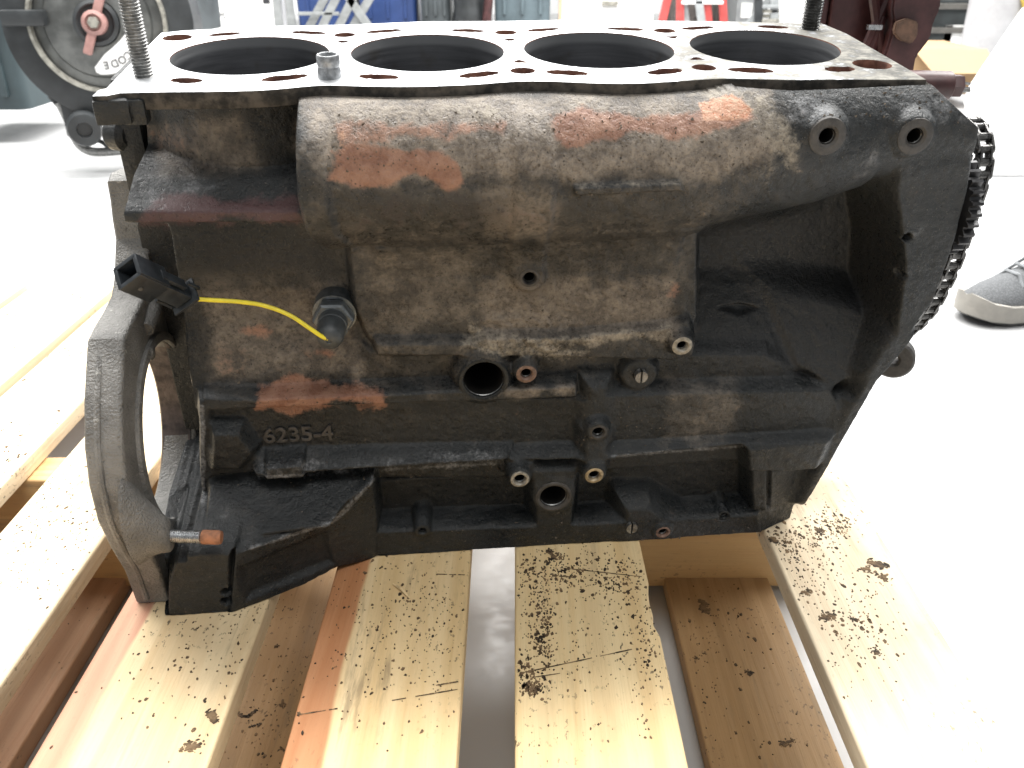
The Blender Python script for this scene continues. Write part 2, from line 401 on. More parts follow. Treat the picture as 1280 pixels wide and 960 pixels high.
# ---- the casting's front as one relief, fillets included
NU, NW = 560, 350
tt = np.linspace(0, 1, NW)[:, None]; ssx = np.linspace(0, 1, NU)[None, :]
WT = -.0022
w_row = WT + (-.3145 - WT) * tt + 0 * ssx
uR = np.interp(-w_row, [0, .010, .022, .055, .09, .137, .165, .187, .282, .302, .32], [.212, .224, .240, .247, .2490, .2470, .237, .226, .205, .199, .196])
uL = np.interp(-w_row, [0, .06, .075, .10, .32], [-.2115, -.212, -.2215, -.233, -.233])
U = uL + (uR - uL) * ssx; Wg = w_row.copy()
def sdf(poly, X, Y):
    poly = np.asarray(poly, float); d2 = np.full(X.shape, 1e9); inside = np.zeros(X.shape, bool); n = len(poly)
    for i in range(n):
        ax, ay = poly[i]; bx, by = poly[(i + 1) % n]; ex, ey = bx - ax, by - ay
        t = np.clip(((X - ax) * ex + (Y - ay) * ey) / (ex * ex + ey * ey + 1e-18), 0, 1)
        d2 = np.minimum(d2, (X - ax - t * ex) ** 2 + (Y - ay - t * ey) ** 2)
        c = ((ay > Y) != (by > Y)) & (X < (bx - ax) * (Y - ay) / (by - ay + 1e-18) + ax); inside ^= c
    d = np.sqrt(d2); return np.where(inside, d, -d)
def sst(x, a, b): t = np.clip((x - a) / (b - a), 0, 1); return t * t * (3 - 2 * t)
def vnoise(X, Y, sc, oct=4, seed=0):
    out = 0; amp = 1; tot = 0; r = np.random.default_rng(seed)
    for k in range(oct):
        g = r.random((256, 256)); x = X * sc; y = Y * sc; xi = np.floor(x).astype(int); yi = np.floor(y).astype(int)
        fx = x - xi; fy = y - yi; fx = fx * fx * (3 - 2 * fx); fy = fy * fy * (3 - 2 * fy); xi %= 255; yi %= 255
        out = out + amp * (g[xi, yi] * (1 - fx) * (1 - fy) + g[xi + 1, yi] * fx * (1 - fy) + g[xi, yi + 1] * (1 - fx) * fy + g[xi + 1, yi + 1] * fx * fy)
        tot += amp; amp *= .5; sc *= 2
    return out / tot - .5
def PW(pts):                                    # (px, py, d) -> u, w, d
    return np.array([(lambda q: (q[0], q[2], d))(atv(x, y, -d)) for x, y, d in pts])
D = np.full(U.shape, .060)
def put(pts, d=None, f=.002, mode='set', dfun=None):
    """lay a facet of the casting: outline in sight lines, each at its own depth d in front of the bore line"""
    global D
    if d is not None and mode != 'add': pts = [(p[0], p[1], d) for p in pts]
    q = PW(pts); m = sst(sdf(q[:, :2], U, Wg), -f, f)
    if dfun is None:
        if d is not None: val = np.full(U.shape, d)
        else:
            A = np.c_[q[:, :2], np.ones(len(q))]; k = np.linalg.lstsq(A, q[:, 2], rcond=None)[0]; val = k[0] * U + k[1] * Wg + k[2]
    else: val = dfun(U, Wg)
    if mode == 'add': D = D + m * val
    elif mode == 'max': D = D + m * (np.maximum(D, val) - D)
    else: D = D + m * (val - D)
wob = vnoise(U + 1, Wg + 1, 30, 4, 3)
Uq, Wq = U, Wg
# left end falls away behind the flange
def left_drop(): 
    global D
    e = np.interp(-Wg, [0, .0108, .057, .074, .076, .081, .158, .199,   .25, .258, .264, .32], [-.207, -.206, -.2125, -.215, -.200, -.199, -.2035, -.2035, -.2078, -.2085, -.245, -.245])
    D = D + sst(e - U, -.0016, .0016) * (.005 - D)
# barrels behind the wall (upper left recess)
barrel = np.sqrt(np.maximum(.0605 ** 2 - (U + .150) ** 2, .03 ** 2)) - .001
put([(150, 100), (400, 100), (400, 255), (150, 255)], .055, .002, dfun=lambda u, w: barrel)
# lower left wall
put([(150, 262), (480, 262), (480, 505), (200, 505)], None if False else .064, .003, dfun=lambda u, w: .060 + .012 * sst(-w, .13, .19))
# shelf under the barrel
put([(150, 212, .060), (400, 212, .060), (400, 268, .087), (150, 268, .087)], None, .003)
put([(150, 262), (400, 262), (400, 281), (150, 282)], .087, .0018)
# right recess
put([(862, 262), (1120, 205), (1140, 480), (1060, 500), (862, 470)], .034, .007)
put([(862, 338, .036), (945, 338, .036), (1000, 470, .074), (862, 470, .072)], None, .008)
put([(930, 330, .036), (1095, 378, .060), (1125, 450, .078), (1040, 500, .080), (985, 470, .074)], None, .010)
# right end plate
put([(1110, 120), (1222, 120), (1222, 320), (1160, 400), (1092, 490), (1080, 470), (1112, 420), (1122, 330), (1112, 250)], .088, .006)
# mid wall below the slab
put([(455, 436), (960, 440), (1040, 500), (455, 505)], .0695, .004)
# crankcase wall
put([(250, 500), (1075, 490), (1045, 600), (250, 600)], .0765, .003)
put([(252, 497), (322, 498), (470, 492), (575, 488), (640, 485), (722, 481), (724, 498), (640, 502), (480, 507), (252, 515)], .0835, .0018)
put([(752, 492), (1040, 484), (1050, 505), (1040, 560), (752, 556)], .0805, .003)
put([(730, 478), (766, 478), (764, 560), (722, 560)], .083, .006)
# shelf over the lower recess
put([(300, 562, .079), (640, 556, .079), (648, 583, .0945), (450, 592, .0945), (300, 600, .0945)], None, .0018)
put([(636, 560, .080), (770, 552, .080), (770, 577, .0925), (636, 584, .0925)], None, .002)
put([(756, 552, .081), (1050, 536, .081), (1046, 556, .0925), (935, 562, .0925), (756, 576, .0925)], None, .0018)
put([(380, 574, .088), (520, 566, .088), (520, 583, .092), (380, 588, .092)], .0025, .0015, 'add', lambda u, w: .0022 * vnoise(u + 2, w, 160, 3, 9))
# lower recess, rail
put([(440, 600, ), (640, 588), (760, 580), (935, 566), (1040, 560), (1030, 650), (430, 676)], .0680, .003)
put([(932, 560), (1046, 550), (1042, 588), (960, 594), (934, 592)], .0915, .003)
put([(936, 585, .086), (962, 585, .086), (962, 650, .088), (938, 650, .088)], None, .003)
put([(960, 585, .084), (1050, 575, .062), (1040, 625, .056), (960, 660, .084)], None, .003)
put([(420, 655, .074), (520, 645, .074), (700, 640, .074), (860, 630, .074), (945, 624, .074), (945, 642, .0885), (700, 658, .0885), (420, 674, .0885)], None, .003)
put([(410, 666), (700, 656), (952, 642), (956, 720), (400, 745)], .0885, .0016)
put([(948, 640, .0885), (955, 720, .0885), (1080, 640, .040), (1050, 600, .044)], None, .002)
put([(1112, 420, .088), (1190, 395, .088), (1120, 500, .087), (1070, 580, .085), (1030, 650, .080), (992, 630, .080), (1030, 560, .084), (1066, 495, .087)], None, .006)
# bell housing flare: sloped top, front web, foot
put([(258, 560), (322, 560), (318, 592), (258, 600)], .084, .003)
put([(256, 596, .080), (468, 594, .086), (412, 655, .112), (291, 692, .135), (232, 700, .135)], None, .0018)
put([(468, 594, .090), (412, 655, .113), (291, 692, .136), (284, 780, .136), (420, 716, .107), (470, 705, .093), (475, 640, .080)], None, .0018)
put([(300, 702, .128), (405, 664, .106), (415, 700, .102), (310, 738, .125)], -.004, .003, 'add')
# rim left of the flare
put([(246, 500), (262, 500), (264, 640), (248, 640)], .083, .0022)
put([(150, 680), (240, 690), (240, 800), (130, 800)], .112, .009)
put([(216, 692), (292, 690), (290, 800), (206, 800), (206, 730)], .136, .003)
put([(330, 585), (378, 580), (380, 598), (332, 602)], .096, .0016)
put([(262, 540), (300, 540), (318, 566), (300, 590), (262, 590)], .090, .003)
# central slab
put([(430, 270), (875, 270), (875, 395), (868, 425), (852, 446), (690, 443), (640, 443), (475, 444), (458, 425), (440, 385)], .0725, .003)
put([(468, 428), (590, 428), (606, 420), (720, 419), (838, 408), (862, 400), (872, 425), (868, 446), (840, 452), (640, 447), (470, 446)], .0790, .002)
# scar of chipped dirt above the round port
put([(585, 400, .074), (640, 396, .074), (730, 405, .074), (735, 425, .078), (690, 440, .079), (590, 445, .079)], .0012, .003, 'add', lambda u, w: .0035 * vnoise(u, w, 220, 4, 5) + .001)
# water jacket bulge
wb = np.interp(U, [-.3, .085, .12, .165, .19, .3], [-.0905, -.0905, -.0815, -.0735, -.066, -.05])
wt = np.interp(U, [-.3, .095, .135, .3], [-.0040, -.0040, .0045, .0045])
wc = (wt + wb) / 2 + .002; wh = (wt - wb) / 2
prof = .0600 + .0420 * np.sqrt(np.maximum(0, 1 - np.clip(np.abs((Wg - wc) / wh), 0, 1) ** 2.0)) - 1.2 * np.maximum(0, wb + .001 - Wg)
prof = prof - .009 * sst(U, .13, .235)
bu = PW([(371, 108, .074), (366, 180, .098), (371, 245, .097), (385, 283, .085), (404, 298, .075)])
ue = np.interp(-Wg[:, 0], -bu[:, 1], bu[:, 0])[:, None]
mB = sst(U - ue, -.0012, .0012) * np.maximum(sst(Wg - wb, -.001, .0012), sst(U, -.088, -.074) * sst(Wg - wb, -.034, -.008))
mB = np.where(U > .19, sst(Wg + .062, -.02, .02) * sst(U - ue, -.0012, .0012), mB)
kk = .0005 + .026 * sst(U, -.092, -.070) * sst(-Wg, .03, .06)
prof = np.where(Wg > wt - .001, np.minimum(prof, .0600), prof); hh_ = np.clip(.5 + .5 * (prof - D) / kk, 0, 1); smx = D + (prof - D) * hh_ + kk * hh_ * (1 - hh_)
D = D + mB * (smx - D)
fil = .0705 + .0105 * np.exp(-np.maximum(0, wb + .005 - Wg) / .014)          # the jacket runs out into the slab in a wide fillet
mF = sst(U, -.0885, -.0825) * sst(.0915 - U, -.001, .003) * sst(wb + .007 - Wg, 0, .003) * sst(Wg + .150, 0, .03)
D = D + mF * (np.maximum(fil, D) - D)
D = D + mB * .0035 * (sst(U - ue, .019, .014) * sst(U - ue, -.001, .004)) * sst(-Wg, .008, .02)
cx = PW([(668, 200, .1)])[0, 0]
D += mB * .0022 * sst(np.abs(U - cx), .0125, .008) * sst(-Wg, .004, .012)
D -= .004 * np.exp(-(((U - cx + .001) / .011) ** 2 + ((Wg + .007) / .007) ** 2))
put([(716, 231, .1015), (850, 225, .1015), (852, 236, .1015), (718, 242, .1015)], .0016, .0007, 'add', lambda u, w: .0036 + 0 * u)
# the small flap joining slab to bulge at far left bottom
put([(398, 285), (432, 285), (432, 292), (410, 299)], .075, .003, 'max')
# columns of the two bosses on the right shoulder
def column(a, b, ra, rb):
    global D
    a, b = PW([a])[0], PW([b])[0]; ex, ey = b[0] - a[0], b[1] - a[1]; L2 = ex * ex + ey * ey
    t = np.clip(((U - a[0]) * ex + (Wg - a[1]) * ey) / L2, 0, 1)
    r = np.hypot(U - a[0] - t * ex, Wg - a[1] - t * ey); R = ra + (rb - ra) * t; h = a[2] + (b[2] - a[2]) * t
    k = np.sqrt(np.maximum(0, 1 - (r / R) ** 2)); val = h - R * (1 - k) * 1.0
    m = sst(r, R * 1.0, R * .86)
    D = D + m * (np.maximum(D, val) - D)
column((985, 118, .082), (1033, 168, .0985), .012, .0125)
column((1090, 108, .078), (1143, 168, .0955), .012, .0125)
# small boss roots
def root(px, py, d, r):
    global D
    q = PW([(px, py, d)])[0]; rr = np.hypot(U - q[0], Wg - q[1])
    D = D + sst(rr, r * 1.35, r * .9) * (np.maximum(D, d - .0006) - D)
def pit(px, py, d, r, depth):
    global D
    q = PW([(px, py, d)])[0]; rr = np.hypot(U - q[0], Wg - q[1])
    D = D + sst(rr, r + .0006, r - .0004) * (d - depth - D)
bosses = [  # px, py, d, outer, inner, material, root radius, label
 (662, 348, .0775, .0062, .0034, 'boss_dark', .0085), (853, 433, .0860, .0066, .0030, 'boss_steel', .0072),
 (658, 468, .0860, .0066, .0033, 'boss_rust', .0072), (748, 541, .0905, .0060, .0034, 'boss_dark', .0072),
 (650, 600, .0965, .0064, .0036, 'boss_steel', .0070), (743, 595, .0965, .0064, .0034, 'boss_brass', .0072),
 (829, 666, .0925, .0054, .0030, 'boss_rust', .0062), (528, 664, .0905, .0052, .0022, 'cast_plain', .0056),
 (905, 645, .0870, .0046, .0022, 'cast_plain', .0048), (1035, 171, .1020, .0104, .0044, 'boss_dark', .0105), (1145, 171, .0985, .0102, .0044, 'boss_dark', .0105)]
# stems that carry bosses
put([(630, 575, .086), (672, 572, .086), (668, 605, .0955), (634, 605, .0955)], None, .005)
put([(728, 540, .088), (764, 545, .088), (762, 600, .0955), (726, 600, .0955)], None, .005)
put([(660, 586), (725, 583), (722, 630), (716, 700), (668, 700), (664, 630)], .0880, .0045)
put([(775, 630), (815, 630), (850, 650), (850, 690), (770, 690)], .0895, .007)
root(800, 470, .078, .011)
for b in bosses: root(b[0], b[1], b[2], b[6])
root(605, 476, .0835, .0165); root(692, 622, .0905, .0135)
D = D + .0013 * vnoise(U + .5, Wg + .5, 45, 5, 1) + .0009 * vnoise(U, Wg, 260, 3, 2)
left_drop()
for b in bosses: pit(b[0], b[1], b[2], b[4] + .0008, .016)
pit(605, 476, .0835, .0128, .05); pit(692, 622, .0905, .0092, .035)
for x, y, d, r in ((800, 472, .080, .0030), (789, 661, .090, .0030), (1128, 346, .088, .0022), (1135, 297, .088, .0022), (283, 741, .136, .003), (283, 752, .136, .003)): pit(x, y, d, r, .008)
put([(898, 386, .050), (925, 382, .050), (948, 386, .050), (925, 392, .050)], .050, .0012, 'add', lambda u, w: -.004 + 0 * u)
Wg2 = np.maximum(Wg, w_floor(U, -D))
P3 = np.stack([U, -D, Wg2], -1).reshape(-1, 3)
nv = NU * NW; idx = np.arange(nv).reshape(NW, NU)
faces = np.stack([idx[:-1, :-1], idx[1:, :-1], idx[1:, 1:], idx[:-1, 1:]], -1).reshape(-1, 4)
loop = np.concatenate([idx[:, -1], idx[-1, -2::-1], idx[-2::-1, 0]])
back = P3[loop].copy(); back[:, 1] = .074
back[:, 2] = np.maximum(w_floor(back[:, 0], back[:, 1]), np.where(back[:, 2] < -.28, -9, back[:, 2]))
lb = nv + np.arange(len(loop)); l2 = loop[1:]; lb2 = lb[1:]; loop, lb = loop[:-1], lb[:-1]
faces = np.vstack([faces, np.stack([loop, l2, lb2, lb], -1)])
allP = np.vstack([P3, back])
me = bpy.data.meshes.new('casting'); me.from_pydata(allP.tolist(), [], faces.tolist()); me.update()
X, Y = to_px(allP)
wan = vnoise(allP[:, 0] + 1, allP[:, 2] + 1, 70, 4, 21) * 2.2
def mask(name, polys):
    a = np.zeros(len(allP))
    for s, soft, poly in polys:
        a = np.maximum(a, s * sst(sdf(poly, X, Y) + wan * (min(6 + soft * .6, 15) if soft > 4 else 1.2), -soft, soft))
    at = me.attributes.new(name, 'FLOAT', 'POINT'); at.data.foreach_set('value', a.astype(np.float32))
    return a
mask('rust', [(1, 9, [(410, 186), (440, 176), (490, 184), (535, 190), (566, 204), (580, 228), (560, 234), (520, 216), (480, 230), (440, 233), (413, 228)]),
 (.62, 8, [(412, 152), (480, 147), (560, 152), (632, 154), (632, 166), (560, 172), (480, 180), (420, 186)]),
 (.95, 9, [(690, 145), (730, 137), (800, 142), (860, 138), (930, 122), (952, 150), (905, 160), (850, 172), (790, 170), (740, 180), (706, 192), (696, 170)]),
 (1, 8, [(318, 478), (370, 466), (430, 478), (478, 488), (476, 506), (420, 508), (360, 514), (320, 512)]),
 (.62, 9, [(300, 414), (326, 408), (352, 410), (346, 420), (318, 418)]), (.75, 7, [(374, 434), (388, 440), (404, 433), (421, 438), (414, 449), (400, 444), (386, 453), (376, 448)]),
 (.40, 14, [(165, 150), (225, 150), (240, 185), (180, 190)]), (.6, 7, [(840, 360), (848, 354), (856, 366), (846, 378), (838, 370)]),
 (.35, 14, [(268, 430), (310, 436), (308, 480), (272, 480)])])
mask('orange', [(.9, 6, [(868, 126), (915, 120), (950, 134), (936, 150), (880, 150)]), (.55, 7, [(415, 165), (430, 160), (440, 200), (420, 210)])])
mask('tan', [(.27, 30, [(372, 112), (990, 112), (1010, 200), (880, 300), (866, 440), (640, 480), (480, 500), (250, 500), (215, 330), (372, 300)]), (.78, 22, [(372, 116), (960, 112), (985, 190), (900, 226), (640, 225), (420, 232), (372, 180)]),
 (.55, 25, [(590, 225), (700, 225), (700, 300), (600, 300)]), (.62, 22, [(596, 345), (845, 345), (856, 425), (600, 432)]),
 (.42, 30, [(440, 300), (600, 300), (600, 420), (460, 420)]), (.5, 14, [(250, 360), (430, 350), (460, 470), (260, 480)]),
 (.48, 16, [(170, 150), (300, 140), (330, 215), (200, 220)]), (.6, 8, [(610, 484), (720, 478), (720, 492), (610, 498)]), (.35, 20, [(830, 470), (930, 470), (930, 560), (830, 560)])])
mask('pale', [(.62, 10, [(840, 112), (900, 108), (960, 118), (1000, 180), (985, 215), (950, 170), (900, 130), (850, 124)]),
 (.6, 8, [(585, 400), (620, 420), (700, 428), (735, 440), (700, 452), (600, 446), (578, 432)]), (.62, 6, [(640, 420), (720, 416), (840, 406), (842, 424), (720, 432), (640, 434)]),
 (.55, 4, [(716, 229), (850, 224), (850, 232), (718, 237)]), (.5, 14, [(440, 128), (640, 124), (640, 150), (440, 150)]), (.45, 14, [(690, 124), (860, 120), (860, 136), (690, 142)]), (.35, 10, [(940, 205), (990, 190), (1000, 215), (950, 232)])])
mask('grey', [(.55, 14, [(975, 112), (1030, 112), (1050, 150), (1010, 170), (985, 150)]), (.5, 16, [(1090, 112), (1190, 120), (1215, 155), (1120, 150)]),
 (.45, 18, [(1040, 190), (1100, 180), (1110, 210), (1050, 220)]), (.4, 10, [(1130, 275), (1160, 275), (1160, 310), (1130, 310)]),
 (.62, 2.5, [(320, 594), (450, 586), (620, 577), (620, 582), (450, 591), (320, 600)]), (.6, 2, [(412, 651), (440, 625), (468, 594), (472, 598), (444, 630), (416, 656), (300, 692), (298, 688)]), (.7, 2.5, [(248, 505), (256, 505), (258, 640), (251, 640)]), (.42, 8, [(310, 575), (630, 560), (630, 584), (310, 598)]), (.7, 2.5, [(762, 568), (930, 555), (930, 560), (762, 573)]), (.3, 12, [(940, 600), (1000, 600), (1000, 650), (945, 650)]),  # the thin lines paint bright edge highlights on shelf, flare ridge and rim
 (.45, 12, [(180, 220), (240, 215), (300, 235), (180, 262)]), (.3, 20, [(250, 600), (300, 600), (300, 690), (250, 690)])])
mask('maroon', [(.8, 12, [(205, 244), (372, 242), (380, 280), (170, 284)]), (.4, 20, [(440, 240), (700, 250), (700, 290), (440, 290)])])
mask('painted_shade', [(.7, 16, [(600, 104), (700, 104), (690, 126), (640, 124)]), (.65, 12, [(390, 104), (440, 104), (640, 112), (640, 116), (420, 120)]), (.6, 16, [(700, 104), (960, 104), (940, 112), (700, 118)]),  # shade painted in the right recess and under deck edge, bulge and shelf
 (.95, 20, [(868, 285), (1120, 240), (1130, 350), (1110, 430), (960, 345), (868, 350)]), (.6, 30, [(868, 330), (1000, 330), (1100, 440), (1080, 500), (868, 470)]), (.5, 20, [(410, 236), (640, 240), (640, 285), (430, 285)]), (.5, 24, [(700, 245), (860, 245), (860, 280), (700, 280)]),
 (.42, 12, [(640, 330), (690, 330), (690, 375), (640, 375)]), (.62, 22, [(205, 290), (420, 290), (425, 345), (230, 350)])])
oil = mask('oil', [(.9, 16, [(250, 600), (420, 600), (400, 650), (300, 688), (260, 688)]), (.6, 10, [(310, 570), (630, 560), (630, 590), (310, 600)]),
 (.45, 20, [(260, 510), (640, 505), (640, 560), (260, 580)]), (.35, 30, [(880, 340), (1110, 330), (1100, 470), (880, 480)])])
casting = part('casting', me, M['cast'], deg=180)

# ---- deck with its bores, bolt holes and water slots
def uvd(px, py): q = atw(px, py, 0); return (q[0], q[1])
front = [uvd(*p) for p in [(150, 116), (200, 115), (320, 113), (400, 106.5), (455, 107.5), (520, 108), (590, 105.5), (645, 101.5), (690, 101.5), (755, 104), (810, 103.5), (880, 99), (920, 98), (985, 99.5), (1050, 99), (1110, 99.5)]]
front = [tuple(p)[:2] for p in spline([(a, b, 0) for a, b in front], 4)]
outline = [(-.2085, -.0785)] + front + [(.2125, -.078), (.2145, .030), (.211, .056), (.190, .062), (.150, .0695), (.10, .0745), (.05, .081), (0, .0795), (-.05, .0815), (-.10, .0745), (-.15, .0735), (-.2, .064), (-.2125, .058), (-.2125, -.066), (-.2155, -.0685), (-.2155, -.0785)]
holes = [circ((k - 1.5) * .1002, 0, .04385, 96) for k in range(4)]
for u, v, r in ((-.1, -.0455, 0), (0, -.0453, .0066), (.1005, -.0454, .0066), (-.1, .0460, .0062), (-.0004, .0465, .0066), (.1008, .0453, .0066), (.1972, -.045, .0105), (-.2, .045, .0085)):
    if r: holes.append(circ(u, v, r, 28))
def slot(x0, x1, y, ry=.0048, tilt=0):
    a, b = uvd(x0, y), uvd(x1, y); n = 30; pts = []; c = ((a[0] + b[0]) / 2, (a[1] + b[1]) / 2); hw = abs(b[0] - a[0]) / 2
    for k in range(n):
        t = 2 * PI * k / n; x = hw * math.copysign(abs(math.cos(t)) ** .7, math.cos(t)); yy = ry * math.sin(t) * (1 + .18 * random.uniform(-1, 1)) 
        pts.append((c[0] + x, c[1] + yy + math.tan(tilt) * x))
    holes.append(pts)
for x0, x1, y, tl in ((449, 498, 95.5, -.2), (574, 624, 92.6, .3), (684, 734, 90.7, -.2), (808, 854, 89, .25), (213, 253, 100, -.2), (328, 383, 96.7, .3), (911, 965, 87.4, -.2), (1031, 1069, 86, .1)): slot(x0, x1, y, .0052, tl)
for x0, x1, y, tl in ((262, 300, 42.4, .25), (364, 407, 40.5, -.25), (458, 502, 38.6, .25), (564, 606, 37.9, -.2), (659, 699, 36.7, .25), (760, 803, 36, -.2), (851, 894, 34.5, .2), (948, 984, 33.4, -.2)): slot(x0, x1, y, .0042, tl)
for x, y, s in ((637, 49, 1), (840, 46, 1), (649, 76.5, -1), (871, 73, -1), (429, 51.5, 1)):
    c = uvd(x, y); holes.append([(c[0] - .0045, c[1] + .0026 * s), (c[0] + .0045, c[1] + .0026 * s), (c[0] + .0008, c[1] - .0036 * s), (c[0] - .0008, c[1] - .0036 * s)])
DT = .0088
deck = part('deck', plate(outline, holes, DT, .0006, 1), M['deck'], deg=30)
deck.location = (0, 0, HB - DT / 2)
bm = bmesh.new(); box(bm, (0, .002, -.0155), (.41, .137, .003)); part('water_jacket_floor', plate([(-.205, -.066), (.205, -.066), (.205, .07), (-.205, .07)], [circ((k - 1.5) * .1002, 0, .0445, 48) for k in range(4)], .001, .0001), M['rusty']).location = (0, 0, HB - .0076); bm.free()
for k in range(4):
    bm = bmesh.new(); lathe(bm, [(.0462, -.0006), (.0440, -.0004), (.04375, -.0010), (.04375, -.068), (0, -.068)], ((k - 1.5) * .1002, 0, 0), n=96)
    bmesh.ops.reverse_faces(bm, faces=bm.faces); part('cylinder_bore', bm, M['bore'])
# torn lug and bolt head at the left end of the deck
bm = bmesh.new(); box(bm, (-.2085, -.0735, -.0085), (.017, .012, .0125), Matrix.Rotation(.12, 3, 'Z'), .002); box(bm, (-.1985, -.0715, -.0095), (.012, .010, .013), None, .002)
part('torn_lug', bm, M['cast_plain'])
bm = bmesh.new(); q = atu(150, 168, -.225); lathe(bm, [(0, -.006), (.0075, -.006), (.009, -.004), (.009, .003), (.006, .006), (0, .006)], q, (1, -.4, 0), 24); part('plug_head', bm, M['cast_plain'])

a, b_ = atv(158, 200, .0), atv(196, 200, .0)
bm = bmesh.new(); box(bm, ((a[0] + b_[0]) / 2, .035, -.062), (b_[0] - a[0], .07, .100), None, .004); box(bm, ((a[0] + b_[0]) / 2 + .004, -.012, -.050), (.016, .03, .05), None, .005)
part('end_wall', bm, M['cast_plain'])
# ---- bosses, ports, slotted pins
def ring(px, py, d, ro, ri, m, label=None, depth=.014, n=32, name='boss'):
    q = atv(px, py, -d); b = bmesh.new()
    ch = ro * .10
    lathe(b, [(ro + .0006, -.010), (ro, -.0015), (ro - ch * .6, -.0003), (ro - ch * 1.6, 0), (ri + ch * 1.4, 0), (ri + .0001, -.0010), (ri, -.0018), (ri, -depth)], q, (0, -1, 0), n)
    o = part(name, b, m, label, deg=35)
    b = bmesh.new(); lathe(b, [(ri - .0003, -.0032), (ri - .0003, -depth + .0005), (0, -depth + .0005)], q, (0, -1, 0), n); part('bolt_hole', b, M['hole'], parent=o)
    # thread inside the mouth
    b = bmesh.new(); pr = []
    for k in range(4): pr.append((ri - (.0001 if k % 2 else .00045), -.002 - k * .0005))
    lathe(b, pr, q, (0, -1, 0), n); part('thread', b, M['stud'], parent=o)
    return o
names = ['boss below the water jacket', 'worn bright boss at the corner of the slab', 'rust brown boss beside the round port', 'dark boss under the mid rib', 'scraped boss left of the drain port', 'brassy boss right of the drain port', 'small boss on the bottom rail', None, None, 'large dark boss on the right shoulder', 'large dark boss at the right corner']
for b, nm in zip(bosses, names): ring(b[0], b[1], b[2], b[3], b[4], M[b[5]], nm)
ring(605, 476, .0835, .0162, .0126, M['cast_plain'], 'round open port', .045, 48, 'round_port')
ring(692, 622, .0905, .0128, .0090, M['boss_dark'], 'drain port above the rail', .03, 40, 'drain_port')
bm = bmesh.new(); q = atv(603, 476, -.06); box(bm, (q[0] - .004, q[1] + .02, q[2]), (.014, .004, .03), None, .001); part('oil_gallery_web', bm, M['cast_plain'])
for x, y, d in ((802, 472, .0815), (790, 661, .0920)):
    q = Vector(atv(x, y, -d)); b = bmesh.new()
    for s in (-1, 1):
        pr = [q + Vector((s * .0006, 0, 0))]
        ps = [(s * .0006, .0042), (s * .0022, .0036), (s * .0036, .0018), (s * .0040, 0), (s * .0036, -.0018), (s * .0022, -.0036), (s * .0006, -.0042)]
        f0 = [b.verts.new(q + Vector((a, 0, c))) for a, c in ps]; f1 = [b.verts.new(q + Vector((a, .012, c))) for a, c in ps]
        b.faces.new(f0); b.faces.new(f1[::-1])
        for k in range(len(ps)): b.faces.new((f0[k], f1[k], f1[(k + 1) % len(ps)], f0[(k + 1) % len(ps)]))
    bmesh.ops.recalc_face_normals(b, faces=b.faces); part('slotted_pin', b, M['stud'], deg=30)
# raised casting number
me = text_mesh('6235-4', .0118, .0006, .00025); a, b_ = atv(329, 546, -.0778), atv(417, 546, -.0778)
o = part('casting_number', me, M['boss_dark'], deg=50); o.rotation_euler = (PI / 2, 0, 0); o.location = ((a[0] + b_[0]) / 2, -.0776, HB + a[2])
o.scale = ((b_[0] - a[0]) / max(o.dimensions.x, 1e-4) if o.dimensions.x else 1,) * 2 + (1,)

# ---- bell housing flange with the starter opening
UF0, UF1 = -.2500, -.2292
fo = [(-.068, -.1335), (-.082, -.1345), (-.092, -.143), (-.109, -.158), (-.126, -.179), (-.1345, -.199), (-.1375, -.222), (-.1325, -.248), (-.1245, -.275), (-.1225, w_floor(-.24, -.1225)), (.07, w_floor(-.24, .07)), (.07, -.085), (.020, -.074), (.010, -.076), (.0075, -.088), (.003, -.098), (.000, -.110), (-.011, -.120), (-.020, -.128), (-.030, -.133), (-.050, -.134)]
fo = [(a, max(b, w_floor(-.24, a))) for a, b in fo]
hc, hr = (-.0510, -.2215), .0575
me = plate(fo, [circ(hc[0], hc[1], hr, 72, hr * .98)], UF1 - UF0, .0024, 3)
o = part('bell_housing_flange', me, M['flange'], deg=30); fl = o
o.matrix_basis = Matrix(((0, 0, 1, (UF0 + UF1) / 2), (1, 0, 0, 0), (0, 1, 0, HB), (0, 0, 0, 1)))
# machined lip round the opening, ridge along the rim, lower lobe
b = bmesh.new(); pr = [(hr + .0065, -.001), (hr + .0055, .0022), (hr + .002, .0030), (hr + .0003, .0026), (hr - .0004, .0012), (hr - .0002, .0)]
lathe(b, pr, (UF1, hc[0], hc[1]), (1, 0, 0), 72); part('starter_opening_lip', b, M['flange'], deg=40)
b = bmesh.new(); lathe(b, [(hr - .0005, -.0008), (hr - .0005, UF0 - UF1 + .001), (hr + .001, UF0 - UF1 - .0002)], (UF1, hc[0], hc[1]), (1, 0, 0), 72); part('opening_wall', b, M['opening'], deg=40)
rim = [(UF0 + .0075, a * 1.0 + .0006, b) for a, b in [(-.0895, -.1425), (-.109, -.159), (-.126, -.180), (-.1345, -.199), (-.1375, -.222), (-.1325, -.248), (-.1245, -.275), (-.1235, -.300)]]
b = bmesh.new(); tube(b, spline(rim, 6), .0022, 8); part('rim_ridge', b, M['flange'])
b = bmesh.new(); q = Vector(atu(185, 441, UF1)); lathe(b, [(.0052, -.001), (.0048, .0022), (.003, .0036), (0, .004)], q, (1, 0, 0), 24); part('rivet_head', b, M['flange'])
ql = Vector(atv(214, 670, -.1345)); ql0 = Vector((UF1, ql.y, ql.z))
b = bmesh.new(); secs = []; bc = Vector(atu(170, 652, UF1)); bc.x = UF1 - .002
